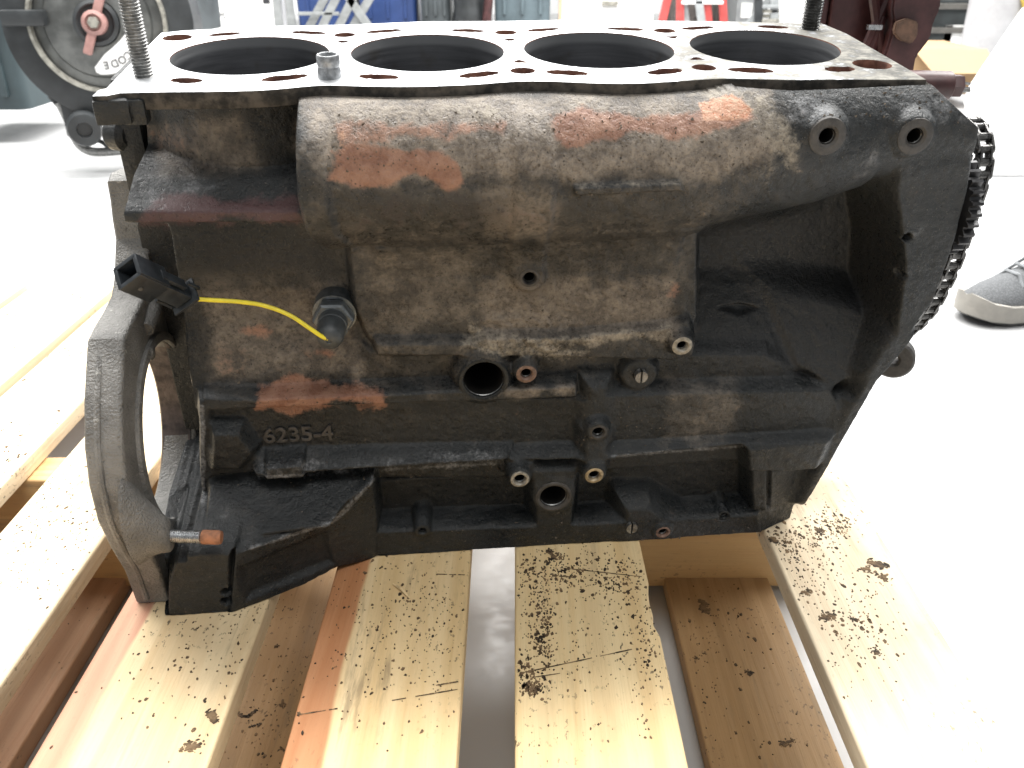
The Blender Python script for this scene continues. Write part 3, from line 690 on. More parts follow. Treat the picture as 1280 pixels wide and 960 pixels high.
for t_, rv, rw in ((0, .017, .030), (.15, .0155, .027), (.4, .0125, .020), (.7, .0100, .0145), (.93, .0088, .0110), (1, .0070, .0085)):
    c_ = bc.lerp(ql, t_ ** 1.15); secs.append([(UF1 - .002 + (ql.x - UF1 + .002) * t_, c_.y + rv * math.cos(q_), c_.z + rw * math.sin(q_)) for q_ in [2 * PI * k / 32 for k in range(32)]])
rings_ = [[b.verts.new(p) for p in sc] for sc in secs]
for r0, r1 in zip(rings_, rings_[1:]):
    for k in range(32): b.faces.new((r0[k], r0[(k + 1) % 32], r1[(k + 1) % 32], r1[k]))
b.faces.new(rings_[-1]); bmesh.ops.recalc_face_normals(b, faces=b.faces); part('stud_lobe', b, M['flange'], deg=50)
# pocket rib on the upper strip of the flange
b = bmesh.new(); q1, q2 = Vector(atu(193, 372, UF1)), Vector(atu(182, 412, UF1)); tube(b, [q1, (q1 + q2) / 2 + Vector((.001, 0, 0)), q2], [.005, .006, .005], 10); part('pocket_rib', b, M['flange'])
# starter stud with its rusty end
def stud_bm(p, ax, L, r, pitch, plain=0, n=20):
    b = bmesh.new(); pr = [(0, 0), (r, 0)]; h = plain
    if plain: pr.append((r, plain))
    while h < L - r * .4:
        pr += [(r * .86, h + pitch * .1), (r, h + pitch * .45), (r, h + pitch * .6), (r * .86, h + pitch * .95)]; h += pitch
    pr += [(r * .85, L - r * .25), (r * .6, L), (0, L)]
    return lathe(b, pr, p, ax, n)
sd = Vector((1, -.10, -.035)).normalized(); L1 = .017
o = part('starter_stud', stud_bm(ql, sd, .0185, .0040, .00125), M['steel'], deg=30)
b = bmesh.new(); lathe(b, [(0, 0), (.0040, 0), (.0043, .001), (.0042, .005), (.0043, .009), (.0038, .0112), (0, .0116)], ql + sd * .0180, sd, 20); part('rusty_end', b, M['rust_end'], parent=o)

# ---- studs and dowel in the deck
part('head_stud', stud_bm((-.1988, -.0432, -.006), (0, 0, 1), .125, .0052, .00165), M['stud'], 'bare grey head stud at the left end', deg=30)
o = part('head_stud', stud_bm((.1958, .0442, -.006), (0, 0, 1), .125, .0060, .00175), M['oily_stud'], 'oily black head stud at the right end', deg=30)
bm = bmesh.new(); lathe(bm, [(.0062, -.002), (.0062, .0035), (.0055, .0055), (.0060, .0066), (.0060, .0108), (.0055, .0116), (.0046, .0116), (.0042, .0108), (.0042, .002), (0, .002)], (-.1025, -.0520, 0), n=32)
part('hollow_dowel', bm, M['dowel'], deg=35)

# ---- sensor, wire and plug
qs = Vector(atv(418, 393, -.070)); axs = Vector((-.05, -1, -.05)).normalized()
bm = bmesh.new(); lathe(bm, [(.0128, -.012), (.0128, .0), (.0105, .0002)], qs, axs, 32); so = part('temperature_sensor', bm, M['sensor_nut'], deg=30)
bm = bmesh.new(); lathe(bm, [(0, 0), (.0112, 0), (.0122, .0012), (.0122, .0068), (.0110, .0082), (0, .0082)], qs, axs, 6); part('hexagon', bm, M['sensor_nut'], parent=so, deg=20)
bm = bmesh.new(); lathe(bm, [(.0086, .008), (.0086, .013), (.0080, .0135), (.0080, .0225), (.0068, .0262), (.004, .0282), (.0015, .0286), (.0012, .0279), (0, .0279)], qs, axs, 32); part('rubber_cap', bm, M['rubber'], parent=so, deg=40)
wp = [atv(236, 373, -.088), atv(262, 375, -.088), atv(296, 377, -.088), atv(330, 382, -.090), atv(362, 394, -.093), atv(388, 411, -.097), atv(403, 421, -.098), atv(411, 424, -.096)]
bm = bmesh.new(); tube(bm, spline(wp, 6), .00125, 10); part('yellow_wire', bm, M['wire'], parent=so)
pa, pb = Vector(atv(160, 340, -.108)), Vector(atv(232, 372, -.085)); ax = (pb - pa).normalized(); L = (pb - pa).length
zx = Vector((0, -1, 0)); zx = (zx - ax * zx.dot(ax)).normalized(); up = ax.cross(zx); Rm = Matrix((ax, zx, up)).transposed()
if up.z < 0: up = -up; zx = -zx; Rm = Matrix((ax, zx, up)).transposed()
bm = bmesh.new(); hh, ww, th = .0135, .0120, .0014
for cy, cz, sy, sz in ((0, hh / 2, ww, th), (0, -hh / 2, ww, th), (ww / 2, 0, th, hh), (-ww / 2, 0, th, hh)):
    box(bm, pa + Rm @ Vector((L * .23, cy, cz)), (L * .5, sy + .001, sz + .001), Rm, .0003)
plug = part('wire_plug', bm, M['plastic'], parent=so, deg=30)
bm = bmesh.new(); box(bm, pa + ax * L * .70, (L * .50, ww * .82, hh * .80), Rm, .001); box(bm, pa + ax * L * .58 + up * .0075, (L * .42, ww * .5, .0022), Rm, .0005); part('plug_body', bm, M['plastic'], parent=plug, deg=30) if False else part('plug_body', bm, M['plastic'], parent=so, deg=30)
bm = bmesh.new(); box(bm, pa + ax * L * .97, (.0016, ww * 1.25, hh * 1.28), Rm, .0004); box(bm, pa + ax * L * .80 + up * (-.0082), (L * .3, ww * .5, .002), Rm, .0005)
box(bm, pa + ax * L * .90 + up * .0098 , (.009, .002, .0014), Rm, .0003); part('plug_collar', bm, M['plastic'], parent=so, deg=30)
bm = bmesh.new(); lathe(bm, [(0, 0), (.0013, 0), (.0013, .0008), (0, .0012)], pa + ax * L * .18 + zx * (ww / 2 + .0008) * (1 if zx.y < 0 else -1) - up * .001, (0, -1, 0), 16); part('plug_stud', bm, M['plastic'], parent=so)

# ---- right end: sprocket, tensioner eye
CU = .262
cen = Vector(atu(1184, 252, CU - .006))
bm = bmesh.new(); nt = 30; R0 = .028; prof_ = []
for k in range(nt * 4):
    r = R0 + (.0035 if k % 4 in (1, 2) else 0); prof_.append((cen.y + r * math.cos(2 * PI * k / nt / 4), cen.z + r * math.sin(2 * PI * k / nt / 4)))
me = plate(prof_, [circ(cen.y, cen.z, .012, 24)], .007, .0004)
o = part('sprocket', me, M['sprocket'], deg=30); o.matrix_basis = Matrix(((0, 0, 1, CU - .006), (1, 0, 0, 0), (0, 1, 0, HB), (0, 0, 0, 1)))
bm = bmesh.new(); lathe(bm, [(0, .004), (.0115, .004), (.0115, -.022), (0, -.022)], cen + Vector((-.002, 0, 0)), (1, 0, 0), 24); part('sprocket_shaft', bm, M['sprocket'], deg=35)
q = Vector(atv(1117, 447, .004))
bm = bmesh.new(); lathe(bm, [(.0035, -.006), (.0140, -.006), (.0152, -.005), (.0152, .004), (.0135, .0055), (.0055, .0055), (.0035, .004), (.0035, -.006)], q, (-.55, -1, .1), 32); box(bm, q + Vector((-.040, .006, .004)), (.066, .010, .014), None, .002); part('tensioner_eye', bm, M['boss_dark'], deg=35)
# crumbs of baked dirt on the casting
bm = bmesh.new(); R = random.Random(5); Xg = X[:nv]; Yg = Y[:nv]
def crumb(c, s):
    vs = [bm.verts.new(Vector(c) + Vector((R.uniform(-s, s), R.uniform(-s * .7, s * .3), R.uniform(-s, s)))) for _ in range(5)]
    for f in ((0, 1, 2), (0, 2, 3), (0, 3, 4), (0, 4, 1), (1, 2, 3), (1, 3, 4)): bm.faces.new([vs[i] for i in f])
cand = []
for x0, y0, x1, y1, n in ((400, 140, 960, 215, 520), (600, 330, 850, 440, 120), (980, 110, 1200, 160, 150), (590, 395, 740, 450, 160), (260, 440, 480, 510, 130), (720, 470, 860, 560, 140), (300, 560, 640, 600, 120), (560, 640, 940, 680, 160), (250, 600, 400, 680, 50), (690, 236, 860, 250, 60)):
    ids = np.where((Xg > x0) & (Xg < x1) & (Yg > y0) & (Yg < y1))[0]
    for i in rng.choice(ids, n): crumb(P3[i], float(rng.choice([.0004, .0006, .0006, .0009, .0013], p=[.3, .3, .2, .15, .05])))
part('dirt_crumbs', bm, M['crumb'], sm=False)['kind'] = 'stuff'

# ------------------------------------------------------------------ timing chain (hangs over the sprocket)
path_px = [(1199, 168), (1206, 156), (1214, 152), (1223, 160), (1229, 176), (1230, 196), (1226, 222), (1217, 250), (1207, 282), (1197, 312), (1186, 340), (1174, 364), (1163, 384), (1150, 400), (1135, 415)]
cp = [Vector(RB @ atu(x, y, CU + .006) + OB) for x, y in path_px]
dens = spline(cp, 24); acc = [0]
for a, b in zip(dens, dens[1:]): acc.append(acc[-1] + (b - a).length)
pitch = .0074; nl = int(acc[-1] / pitch); sites = []; j = 0
for k in range(nl + 1):
    while j < len(acc) - 2 and acc[j + 1] < k * pitch: j += 1
    t = (k * pitch - acc[j]) / max(acc[j + 1] - acc[j], 1e-9); sites.append(dens[j].lerp(dens[j + 1], t))
chain = thing('timing_chain', sites[-1], 'oily roller timing chain hanging at the right end of the engine block', 'chain')
uax = Vector(RB[:, 0])
def link_mesh(outer):
    b = bmesh.new(); off = .0044 if outer else .0030
    for s in (-1, 1):
        pts = []
        for c, a0 in ((pitch / 2, -90), (-pitch / 2, 90)):
            for k in range(7): a = math.radians(a0 + 180 * k / 6); pts.append((c + .0030 * math.cos(a), .0030 * math.sin(a)))
        pts = [(x, y * (.72 if abs(x) < pitch * .35 else 1)) for x, y in pts]
        f0 = [b.verts.new((x, s * off - .0006, y)) for x, y in pts]; f1 = [b.verts.new((x, s * off + .0006, y)) for x, y in pts]
        b.faces.new(f0); b.faces.new(f1[::-1])
        for k in range(len(pts)): b.faces.new((f0[k], f1[k], f1[(k + 1) % len(pts)], f0[(k + 1) % len(pts)]))
    for s in (-1, 1):
        lathe(b, [(0, -.0055 if outer else -.0032), (.0013 if outer else .0026, -.0055 if outer else -.0032), (.0013 if outer else .0026, .0055 if outer else .0027), (0, .0055 if outer else .0027)], (s * pitch / 2, 0, 0), (0, 1, 0), 12)
    bmesh.ops.recalc_face_normals(b, faces=b.faces)
    m = bpy.data.meshes.new('link'); b.to_mesh(m); b.free(); m.materials.append(M['chain']); return m
lm = [link_mesh(True), link_mesh(False)]
for k in range(nl):
    a, b = sites[k], sites[k + 1]; d = (b - a).normalized(); y = (uax - d * uax.dot(d)).normalized(); z = d.cross(y)
    o = bpy.data.objects.new('link', lm[k % 2]); C.objects.link(o); o.parent = chain
    o.matrix_basis = Matrix.Translation((a + b) / 2 - chain.location) @ Matrix((d, y, z)).transposed().to_4x4()

# ------------------------------------------------------------------ dirt flecks, scratches and splinters lying on the boards
def top_at(px, py):
    p = atz(px, py, ZP)
    for x0, x1, z in tops:
        if z > .1 and x0 + .002 < p[0] < x1 - .002: return p
    for x0, x1, z in tops:
        if z < .1:
            p = atz(px, py, z)
            if x0 + .003 < p[0] < x1 - .003: return p
    return None
bm = bmesh.new(); R = random.Random(11)
def fleck(p, s, el=1.0, th=.0004, ang=None):
    n = R.randint(5, 9); a0 = R.uniform(0, 6.3) if ang is None else ang; c, s_ = math.cos(a0), math.sin(a0); pts = []
    for k in range(n):
        r = s * R.uniform(.55, 1.15); x, y = r * math.cos(2 * PI * k / n) * el, r * math.sin(2 * PI * k / n); pts.append((x * c - y * s_, x * s_ + y * c))
    lo = [bm.verts.new((p[0] + x, p[1] + y, p[2] + .0001)) for x, y in pts]; hi = [bm.verts.new((p[0] + x * .85, p[1] + y * .85, p[2] + .0001 + th)) for x, y in pts]
    bm.faces.new(hi)
    for k in range(n): bm.faces.new((lo[k], lo[(k + 1) % n], hi[(k + 1) % n], hi[k]))
def cluster(x, y, sx, sy, n, s0, s1, el=1.3):
    for _ in range(n):
        px, py = R.gauss(x, sx), R.gauss(y, sy)
        if py > 958: continue
        p = top_at(px, py)
        if p is not None: fleck(p, .62 * s0 * (s1 / s0) ** (R.random() ** 2.4), R.uniform(.8, el * 1.6), ang=PI / 2 + R.gauss(0, .3))
for a in ((505, 800, 45, 55, 230, .0005, .0018), (540, 740, 40, 40, 120, .0005, .0020), (690, 715, 28, 14, 230, .0006, .0025), (745, 715, 35, 18, 200, .0006, .0022), (780, 735, 18, 20, 110, .0006, .0022),
          (680, 790, 7, 28, 170, .0006, .0024), (655, 845, 14, 14, 150, .0006, .0022), (665, 862, 5, 5, 60, .0008, .0025), (740, 800, 60, 60, 200, .0005, .0014), (810, 800, 12, 55, 120, .0006, .0018), (668, 745, 10, 40, 120, .0006, .0018),
          (300, 810, 50, 45, 130, .0006, .0016), (200, 850, 60, 60, 60, .0006, .0020), (250, 750, 40, 15, 60, .0005, .0014), (320, 920, 30, 25, 30, .0008, .0024), (340, 830, 25, 50, 30, .0007, .0022),
          (900, 850, 40, 70, 110, .0007, .0026), (885, 800, 10, 60, 40, .0006, .0016), (985, 680, 18, 14, 190, .0006, .0028), (1040, 660, 14, 12, 200, .0006, .0026), (1010, 720, 25, 25, 140, .0006, .0020), (1075, 770, 22, 22, 120, .0006, .0024), (1030, 790, 40, 30, 70, .0006, .0030),
          (50, 560, 40, 25, 110, .0008, .0026), (70, 440, 50, 30, 30, .0008, .0024), (70, 640, 45, 25, 120, .0006, .0018), (60, 720, 50, 30, 60, .0006, .0016), (80, 370, 50, 8, 25, .0008, .003), (1090, 810, 30, 40, 40, .0006, .0018), (430, 760, 15, 60, 60, .0005, .0014)):
    cluster(*a)
def blot(x, y, s, el=1, ang=None):
    p = top_at(x, y)
    if p is None: return
    ang = R.uniform(0, 6.3) if ang is None else ang
    for k in range(30):
        a, rr = R.uniform(0, 6.3), s * R.random() ** .8 * .95; x, y = rr * math.cos(a) * el, rr * math.sin(a)
        fleck((p[0] + x * math.cos(ang) - y * math.sin(ang), p[1] + x * math.sin(ang) + y * math.cos(ang), p[2] + k * .00001), s * R.uniform(.10, .36) * (1.15 - rr / s * .7), R.uniform(.8, 2.0), .0002, ang + R.gauss(0, .5))
def dot(x, y, s, el=1):
    p = top_at(x, y)
    if p is not None: fleck(p, s, el, .0003)
for a in ((241, 933, .0052, 1.3, .2), (227, 937, .0022), (264, 893, .0050, .5), (268, 900, .004, .6), (882, 762, .009, .42, .25), (880, 755, .007, .4, .3), (985, 928, .0042, 1.4, .4), (978, 930, .0032), (870, 823, .0025), (936, 841, .0038), (353, 881, .0030), (346, 808, .0022), (1098, 705, .0075, .7, .9), (1105, 722, .006, .8), (1083, 712, .005, 1.6, .3), (1095, 815, .004), (1040, 770, .005, 1.6, .2), (1030, 773, .004), (1068, 775, .003), (1008, 742, .004, 1.4), (1025, 663, .0038), (952, 664, .006, .8), (966, 675, .006, .5, .6), (1215, 838, .004), (665, 862, .0036), (692, 697, .005, 1.5), (686, 690, .004)): blot(*a)
for k in range(9): dot(294 + k * 3.2, 888 + 8 * math.sin(k / 8 * PI), .0020, 1.2)
for k in range(7): dot(312 + k * 3.4, 909 - k * 1.0 - (k > 4) * 4 * (k - 4), .0011, 1.3)
def scratch(x0, y0, x1, y1, wd=.0006):
    n = 14
    for k in range(n):
        if R.random() < .12: continue
        p, q = top_at(x0 + (x1 - x0) * k / n, y0 + (y1 - y0) * k / n), top_at(x0 + (x1 - x0) * (k + 1) / n, y0 + (y1 - y0) * (k + 1) / n)
        if p is None or q is None: continue
        d = Vector(q - p); nn = Vector((-d.y, d.x, 0)).normalized() * wd * R.uniform(.4, 1); z = Vector((0, 0, .00025)); p, q = Vector(p) + z, Vector(q) + z
        bm.faces.new([bm.verts.new(v) for v in (p - nn, q - nn * R.uniform(.5, 1), q + nn, p + nn)])
for a in ((371, 894, 422, 886), (490, 876, 572, 862), (545, 857, 575, 852), (650, 842, 790, 812), (545, 718, 584, 719), (700, 710, 810, 722), (660, 848, 700, 842), (690, 720, 720, 722, .0012)): scratch(*a)
tag(obj('dirt_flecks', bm, M['fleck']), 'dark oily dirt flecks, stains and scratches scattered over the pallet boards', 'dirt', kind='stuff')
bm = bmesh.new(); pa_, pb_ = top_at(491, 731), top_at(512, 749); tube(bm, [Vector(pa_) + Vector((0, 0, .0008)), (Vector(pa_) + Vector(pb_)) / 2 + Vector((.0006, 0, .0022)), Vector(pb_) + Vector((0, 0, .0008))], [.0006, .0010, .0004], 6)
tag(obj('wood_splinter', bm, M['splinter']), 'thin pale wood splinter lying on the cream board with the reddish edge', 'splinter')
# ------------------------------------------------------------------ engine stand behind the block
stand_y = .86
def A(px, py, y=stand_y): return Vector(aty(px, py, y))
st = thing('engine_stand', (A(1090, 40).x, stand_y, 0), 'worn maroon engine stand with posts and braces behind the right of the block', 'engine stand')
def sp(name, bm, m, label=None, parent=None):
    o = obj(name, bm, m, parent or st)
    if parent is None: o.location = -Vector(st.location)
    smooth(o, 35)
    if label: o['label'] = label
    return o
def prism(bm, pts, y0, y1, bev=.002):
    f0 = [bm.verts.new((p[0], y0, p[2])) for p in pts]; f1 = [bm.verts.new((p[0], y1, p[2])) for p in pts]
    fs = [bm.faces.new(f0), bm.faces.new(f1[::-1])]
    for k in range(len(pts)): fs.append(bm.faces.new((f0[k], f1[k], f1[(k + 1) % len(pts)], f0[(k + 1) % len(pts)])))
    bmesh.ops.recalc_face_normals(bm, faces=fs)
    if bev: bmesh.ops.bevel(bm, geom=list({e for f in fs for e in f.edges}), offset=bev, segments=2, affect='EDGES')
    return bm
p0, p1 = A(1037, 30), A(1094, 30)
bm = bmesh.new(); box(bm, ((p0.x + p1.x) / 2, stand_y + .03, .42), (p1.x - p0.x, .06, .84), None, .004); sp('post', bm, M['maroon'])
p2, p3 = A(1026, 30), A(1035.5, 30); bm = bmesh.new(); box(bm, ((p2.x + p3.x) / 2, stand_y + .022, .42), (p3.x - p2.x, .035, .84), None, .003); sp('side_strip', bm, M['maroon'])
bm = bmesh.new(); prism(bm, [A(1108, -60), A(1160, -60), A(1158, 8), A(1150, 24), A(1146, 44), A(1137, 56), A(1129, 66), A(1123, 100), A(1112, 112), A(1085, 80), A(1092, 58), A(1101, 30), A(1098, 10)], stand_y - .03, stand_y + .02); sp('mounting_arm', bm, M['maroon'])
bm = bmesh.new(); prism(bm, [A(1117, 27, .83), A(1131, 22, .83), A(1144, 27, .83), A(1143, 44, .83), A(1136, 54, .83), A(1122, 50, .83), A(1114, 40, .83)], .823, .8295, .001); sp('rusty_pad', bm, M['brown_rust'])
for a, b in (((1117, -20), (1082, 60)), ((1090, -20), (1101, 66)), ((1103, 20), (1086, 70))):
    bm = bmesh.new(); tube(bm, [A(*a, .845), A(*b, .845)], .0045, 8); sp('brace', bm, M['maroon'])
bm = bmesh.new(); box(bm, (A(1093, 34, .84).x, .84, A(1093, 34, .84).z), (.012, .006, .004)); sp('bright_clip', bm, M['steel'])
bm = bmesh.new(); box(bm, (st.location.x - .12, stand_y + .03, .03), (.30, .07, .06), None, .004); sp('base_leg', bm, M['maroon'])
bm = bmesh.new(); ta, tb = A(1120, 106, .74), A(1187, 107, .74); lathe(bm, [(0, 0), (.0105, 0), (.0112, .001), (.0112, (tb - ta).length - .001), (.0100, (tb - ta).length), (0, (tb - ta).length)], ta, tb - ta, 28); sp('arm_tube', bm, M['maroon'])
bm = bmesh.new(); lathe(bm, [(0, 0), (.0085, 0), (.0090, .001), (.0090, .008), (.0080, .009), (0, .009)], tb, tb - ta, 6); sp('arm_nut', bm, M['maroon'])
bm = bmesh.new()
for dy in (0, 7, 11): tube(bm, [A(1192, 104 + dy, .74), A(1203, 103 + dy, .74), A(1212, 105 + dy * .8, .745)], .0012, 6)
sp('arm_pins', bm, M['stud'])

# ------------------------------------------------------------------ person at the right
def loft(bm, secs, cap=True):
    rings = [[bm.verts.new(p) for p in s] for s in secs]; n = len(rings[0])
    for a, b in zip(rings, rings[1:]):
        for k in range(n): bm.faces.new((a[k], a[(k + 1) % n], b[(k + 1) % n], b[k]))
    if cap: bm.faces.new(rings[0][::-1]); bm.faces.new(rings[-1])
    bmesh.ops.recalc_face_normals(bm, faces=bm.faces); return bm
def shoe_mat():
    t = NT('grey_mesh_upper'); v = t.coord()
    w = t.n('ShaderNodeTexVoronoi', Vector=t.coord((1, 1, 1)), Scale=380).outputs['Distance']
    col = t.mix(t.ss(w, .15, .6), (.15, .156, .162), (.105, .109, .114)); return t.out(col, .8, 0, t.bump(w, .6, .001), .3)
M['shoe'] = shoe_mat(); M['sole'] = simple('off_white_sole', (.30, .285, .255), .6, 0, .12, 40, .1); M['sole_dark'] = simple('dark_outsole', (.06, .06, .06), .7)
M['jeans'] = simple('light_blue_denim', (.16, .26, .36), .85, 0, .2, 220, .4); M['lace'] = simple('grey_lace', (.20, .21, .22), .8); M['skin'] = simple('skin', (.5, .32, .24), .5, 0, .08, 40, .1)
toe = Vector(atz(1202, 402, 0)); pr_ = thing('person', (toe.x + .2, toe.y + .03, 0), 'person in light blue jeans and grey mesh sneakers standing right of the pallet', 'person')
def shoe(off):
    base = Vector((toe.x, toe.y, 0)) - Vector(pr_.location) + off
    rz = Matrix.Rotation(math.radians(20), 3, 'Z')
    def pt(x, y, z): return base + rz @ Vector((x, y, z))
    prof_ = [(.000, .006, .020, .030), (.008, .021, .016, .044), (.022, .032, .012, .056), (.05, .041, .010, .064), (.085, .045, .009, .073), (.12, .043, .010, .084), (.15, .038, .011, .098), (.19, .033, .011, .104), (.23, .034, .010, .108), (.262, .030, .011, .106), (.278, .018, .014, .10)]
    b = bmesh.new(); secs = []
    for x, hw, z0, zt in prof_:
        z1 = .028 if x > .02 else .030; secs.append([pt(x, hw * math.cos(a) * (1 if math.sin(a) < .3 else 1 - .42 * (math.sin(a) - .3)), z1 - .004 + (zt - z1) * max(0, math.sin(a)) ** .8 if math.sin(a) > 0 else z1 - .004) for a in [2 * PI * k / 20 for k in range(20)]])
    o = obj('sneaker', loft(b, secs), M['shoe'], pr_); smooth(o, 60)
    b = bmesh.new(); secs = []
    for x, hw, z0, zt in prof_:
        rise = .014 * max(0, 1 - x / .03) + (.006 * max(0, 1 - x / .07)); h = hw + .004; top = .030 + rise * .9
        ring_ = [(-h, .006 + rise * .5), (-h - .0015, .016 + rise * .6), (-h, top), (-h * .9, top + .001), (0, top - .004), (h * .9, top + .001), (h, top), (h + .0015, .016 + rise * .6), (h, .006 + rise * .5), (0, .005 + rise * .5)]
        secs.append([pt(x - .003, a, z) for a, z in ring_])
    s = obj('sole', loft(b, secs), M['sole'], o); smooth(s, 50)
    b = bmesh.new(); secs = []
    for x, hw, z0, zt in prof_:
        rise = .012 * max(0, 1 - x / .05); h = hw + .001; secs.append([pt(x, a, z + rise) for a, z in ((-h, .0005), (-h, .007), (h, .007), (h, .0005))])
    obj('outsole', loft(b, secs), M['sole_dark'], o)
    b = bmesh.new()
    for k in range(5):
        x = .075 + k * .017; z = .069 + k * .0085; tube(b, [pt(x, -.026, z - .016), pt(x + .004, -.012, z - .001), pt(x + .004, .012, z - .001), pt(x, .026, z - .016)], .0028, 6)
    obj('laces', b, M['lace'], o)
    b = bmesh.new(); secs = []
    for z, r, dx in ((.092, .050, -.006), (.102, .054, 0), (.16, .060, .020), (.28, .068, .062), (.42, .076, .105), (.50, .078, .125), (.62, .085, .150), (.80, .098, .17)):
        secs.append([pt(.205 + dx + r * 1.05 * math.cos(a), r * .9 * math.sin(a), z + .003 * math.sin(3 * a + z * 20)) for a in [2 * PI * k / 24 for k in range(24)]])
    obj('trouser_leg', loft(b, secs), M['jeans'], pr_)
    return [pt(.20, 0, .055), pt(.203, 0, .12), pt(.268, 0, .30), pt(.325, 0, .48), pt(.372, 0, .78)]
l1 = shoe(Vector((0, 0, 0))); l2_ = shoe(Vector((.30, .05, 0)))
bm = bmesh.new(); tube(bm, l1, [.036, .036, .052, .056, .075], 14); tube(bm, l2_, [.036, .036, .052, .056, .075], 14)
o = obj('body', bm, M['skin'], pr_); smooth(o, 60)

# ------------------------------------------------------------------ background: drum reel at the left
RY = 2.25
M['blk'] = simple('black_painted_steel', (.028, .031, .033), .42, 0, .35, 12, .15); M['hub'] = simple('brushed_grey_disc', (.16, .165, .16), .36, .6, .3, 20, .1); M['rimg'] = simple('worn_rim_steel', (.34, .33, .29), .4, .5, .35, 60, .2)
M['pink'] = simple('faded_pink_knob', (.36, .20, .18), .5, 0, .15, 60, .1); M['white'] = simple('white_paint', (.82, .82, .81), .45, 0, .05, 20, .05); M['ink'] = simple('dark_ink', (.03, .03, .035), .6)
def B(px, py, y=RY): return Vector(aty(px, py, y))
ctr = B(124, 29); pxm = F_PX / (ctr.y * cP - (ctr.z - CAM_H) * sP)
rl = thing('drum_reel', (ctr.x, ctr.y, 0), 'black drum reel with a pink wing nut on its hub and a white sticker', 'drum reel')
def rp(name, bm, m, parent=None, deg=40, label=None):
    o = obj(name, bm, m, parent or rl)
    if parent is None: o.location = -Vector(rl.location)
    if label: o['label'] = label
    return smooth(o, deg)
RO = 112 / pxm; fax = Vector((.16, -1, .10)).normalized()
bm = bmesh.new(); lathe(bm, [(0, -.16), (RO * .96, -.16), (RO, -.15), (RO, -.008), (RO * 1.015, -.004), (RO * 1.015, .004), (RO * .99, .006), (RO * .72, .010), (RO * .715, .0)], ctr, fax, 72); rp('drum', bm, M['blk'])
bm = bmesh.new(); lathe(bm, [(RO * .74, .008), (RO * .735, .020), (RO * .70, .022), (RO * .685, .010)], ctr, fax, 72); rp('rim', bm, M['rimg'])
bm = bmesh.new(); lathe(bm, [(RO * .70, .004), (RO * .58, .008), (RO * .56, .014), (RO * .25, .022), (RO * .23, .016), (RO * .12, .016), (0, .018)], ctr, fax, 72); rp('hub_disc', bm, M['hub'])
bm = bmesh.new(); lathe(bm, [(RO * .24, .02), (RO * .24, .03), (RO * .20, .034), (RO * .17, .026), (0, .026)], ctr, fax, 40); rp('hub_ring', bm, M['blk'])
Mf = frame(fax)
bm = bmesh.new(); lathe(bm, [(RO * .13, .026), (RO * .13, .048), (RO * .09, .052), (RO * .085, .046), (0, .046)], ctr, fax, 24)
for s in (-1, 1):
    d = (Mf @ Vector((math.cos(.0), 0, 0))); side = Vector((math.sin(.38), 0, math.cos(.38))) * s
    side = (side - fax * side.dot(fax)).normalized(); box(bm, ctr + fax * .040 + side * RO * .22, (RO * .09, .016, RO * .26), Matrix((side.cross(fax), fax, side)).transposed(), .004)
rp('wing_nut', bm, M['pink'])
bm = bmesh.new(); lathe(bm, [(0, .046), (RO * .07, .046), (RO * .06, .056), (0, .056)], ctr, fax, 6); rp('hub_bolt', bm, M['rimg'])
# fan shaped sticker in the lower right of the disc, its lettering upside down
xa = Vector((1, .16, 0)).normalized(); xa = (xa - fax * xa.dot(fax)).normalized(); za = fax.cross(xa) * -1
if za.z < 0: za = -za
def dp(a, r, h=.0): return ctr + (xa * math.cos(math.radians(a)) + za * math.sin(math.radians(a))) * r * RO + fax * h
bm = bmesh.new(); outer = [dp(a, .54, .027) for a in range(-94, -26, 4)]; inner = [dp(a, b, .027) for a, b in ((-22, .44), (-20, .32), (-40, .29), (-62, .29), (-84, .33))]
arc = [dp(-101, .47, .027), dp(-99, .52, .027)] + outer + inner
f0 = [bm.verts.new(p) for p in arc]; bm.faces.new(f0); r_ = bmesh.ops.extrude_face_region(bm, geom=bm.faces[:]); bmesh.ops.translate(bm, verts=[v for v in r_['geom'] if isinstance(v, bmesh.types.BMVert)], vec=fax * .002); bmesh.ops.recalc_face_normals(bm, faces=bm.faces)
stk = rp('sticker', bm, M['white'])
for ch, a in zip('CODE', (-50, -61, -73, -85)):
    me = text_mesh(ch, RO * .115, .0006); o = obj('letter', me, M['ink'], stk)
    rd = (xa * math.cos(math.radians(a)) + za * math.sin(math.radians(a)))
    o.matrix_basis = Matrix.Translation(dp(a, .44, .0295)) @ Matrix((rd.cross(fax), rd, fax)).transposed().to_4x4()
bm = bmesh.new(); box(bm, B(33, 22, RY - .03), (.10, .05, .035), None, .008); rp('clamp_tab', bm, M['blk'])
bm = bmesh.new(); tube(bm, spline([B(74, 128), B(90, 160), B(97, 178), B(108, 187), B(125, 190), B(170, 187), B(260, 184)], 5), .011, 10); rp('foot_tube', bm, M['stud'])
for x, y in ((106, 160),):
    bm = bmesh.new(); lathe(bm, [(0, -.03), (.036, -.03), (.04, -.02), (.04, .02), (.036, .03), (.018, .031), (.016, .02), (0, .02)], B(x, y, RY - .05), (.4, -1, 0), 28); rp('caster', bm, M['blk'])
    bm = bmesh.new(); box(bm, B(88, 138, RY), (.03, .03, .12), None, .004); rp('leg', bm, M['blk'])
bm = bmesh.new(); tube(bm, spline([B(62, 120), B(80, 140), B(110, 170), B(128, 178), B(140, 188)], 5), .006, 8); tube(bm, spline([B(120, 142), B(135, 152), B(150, 150), B(165, 150)], 5), .005, 8); rp('cable', bm, M['blk'])

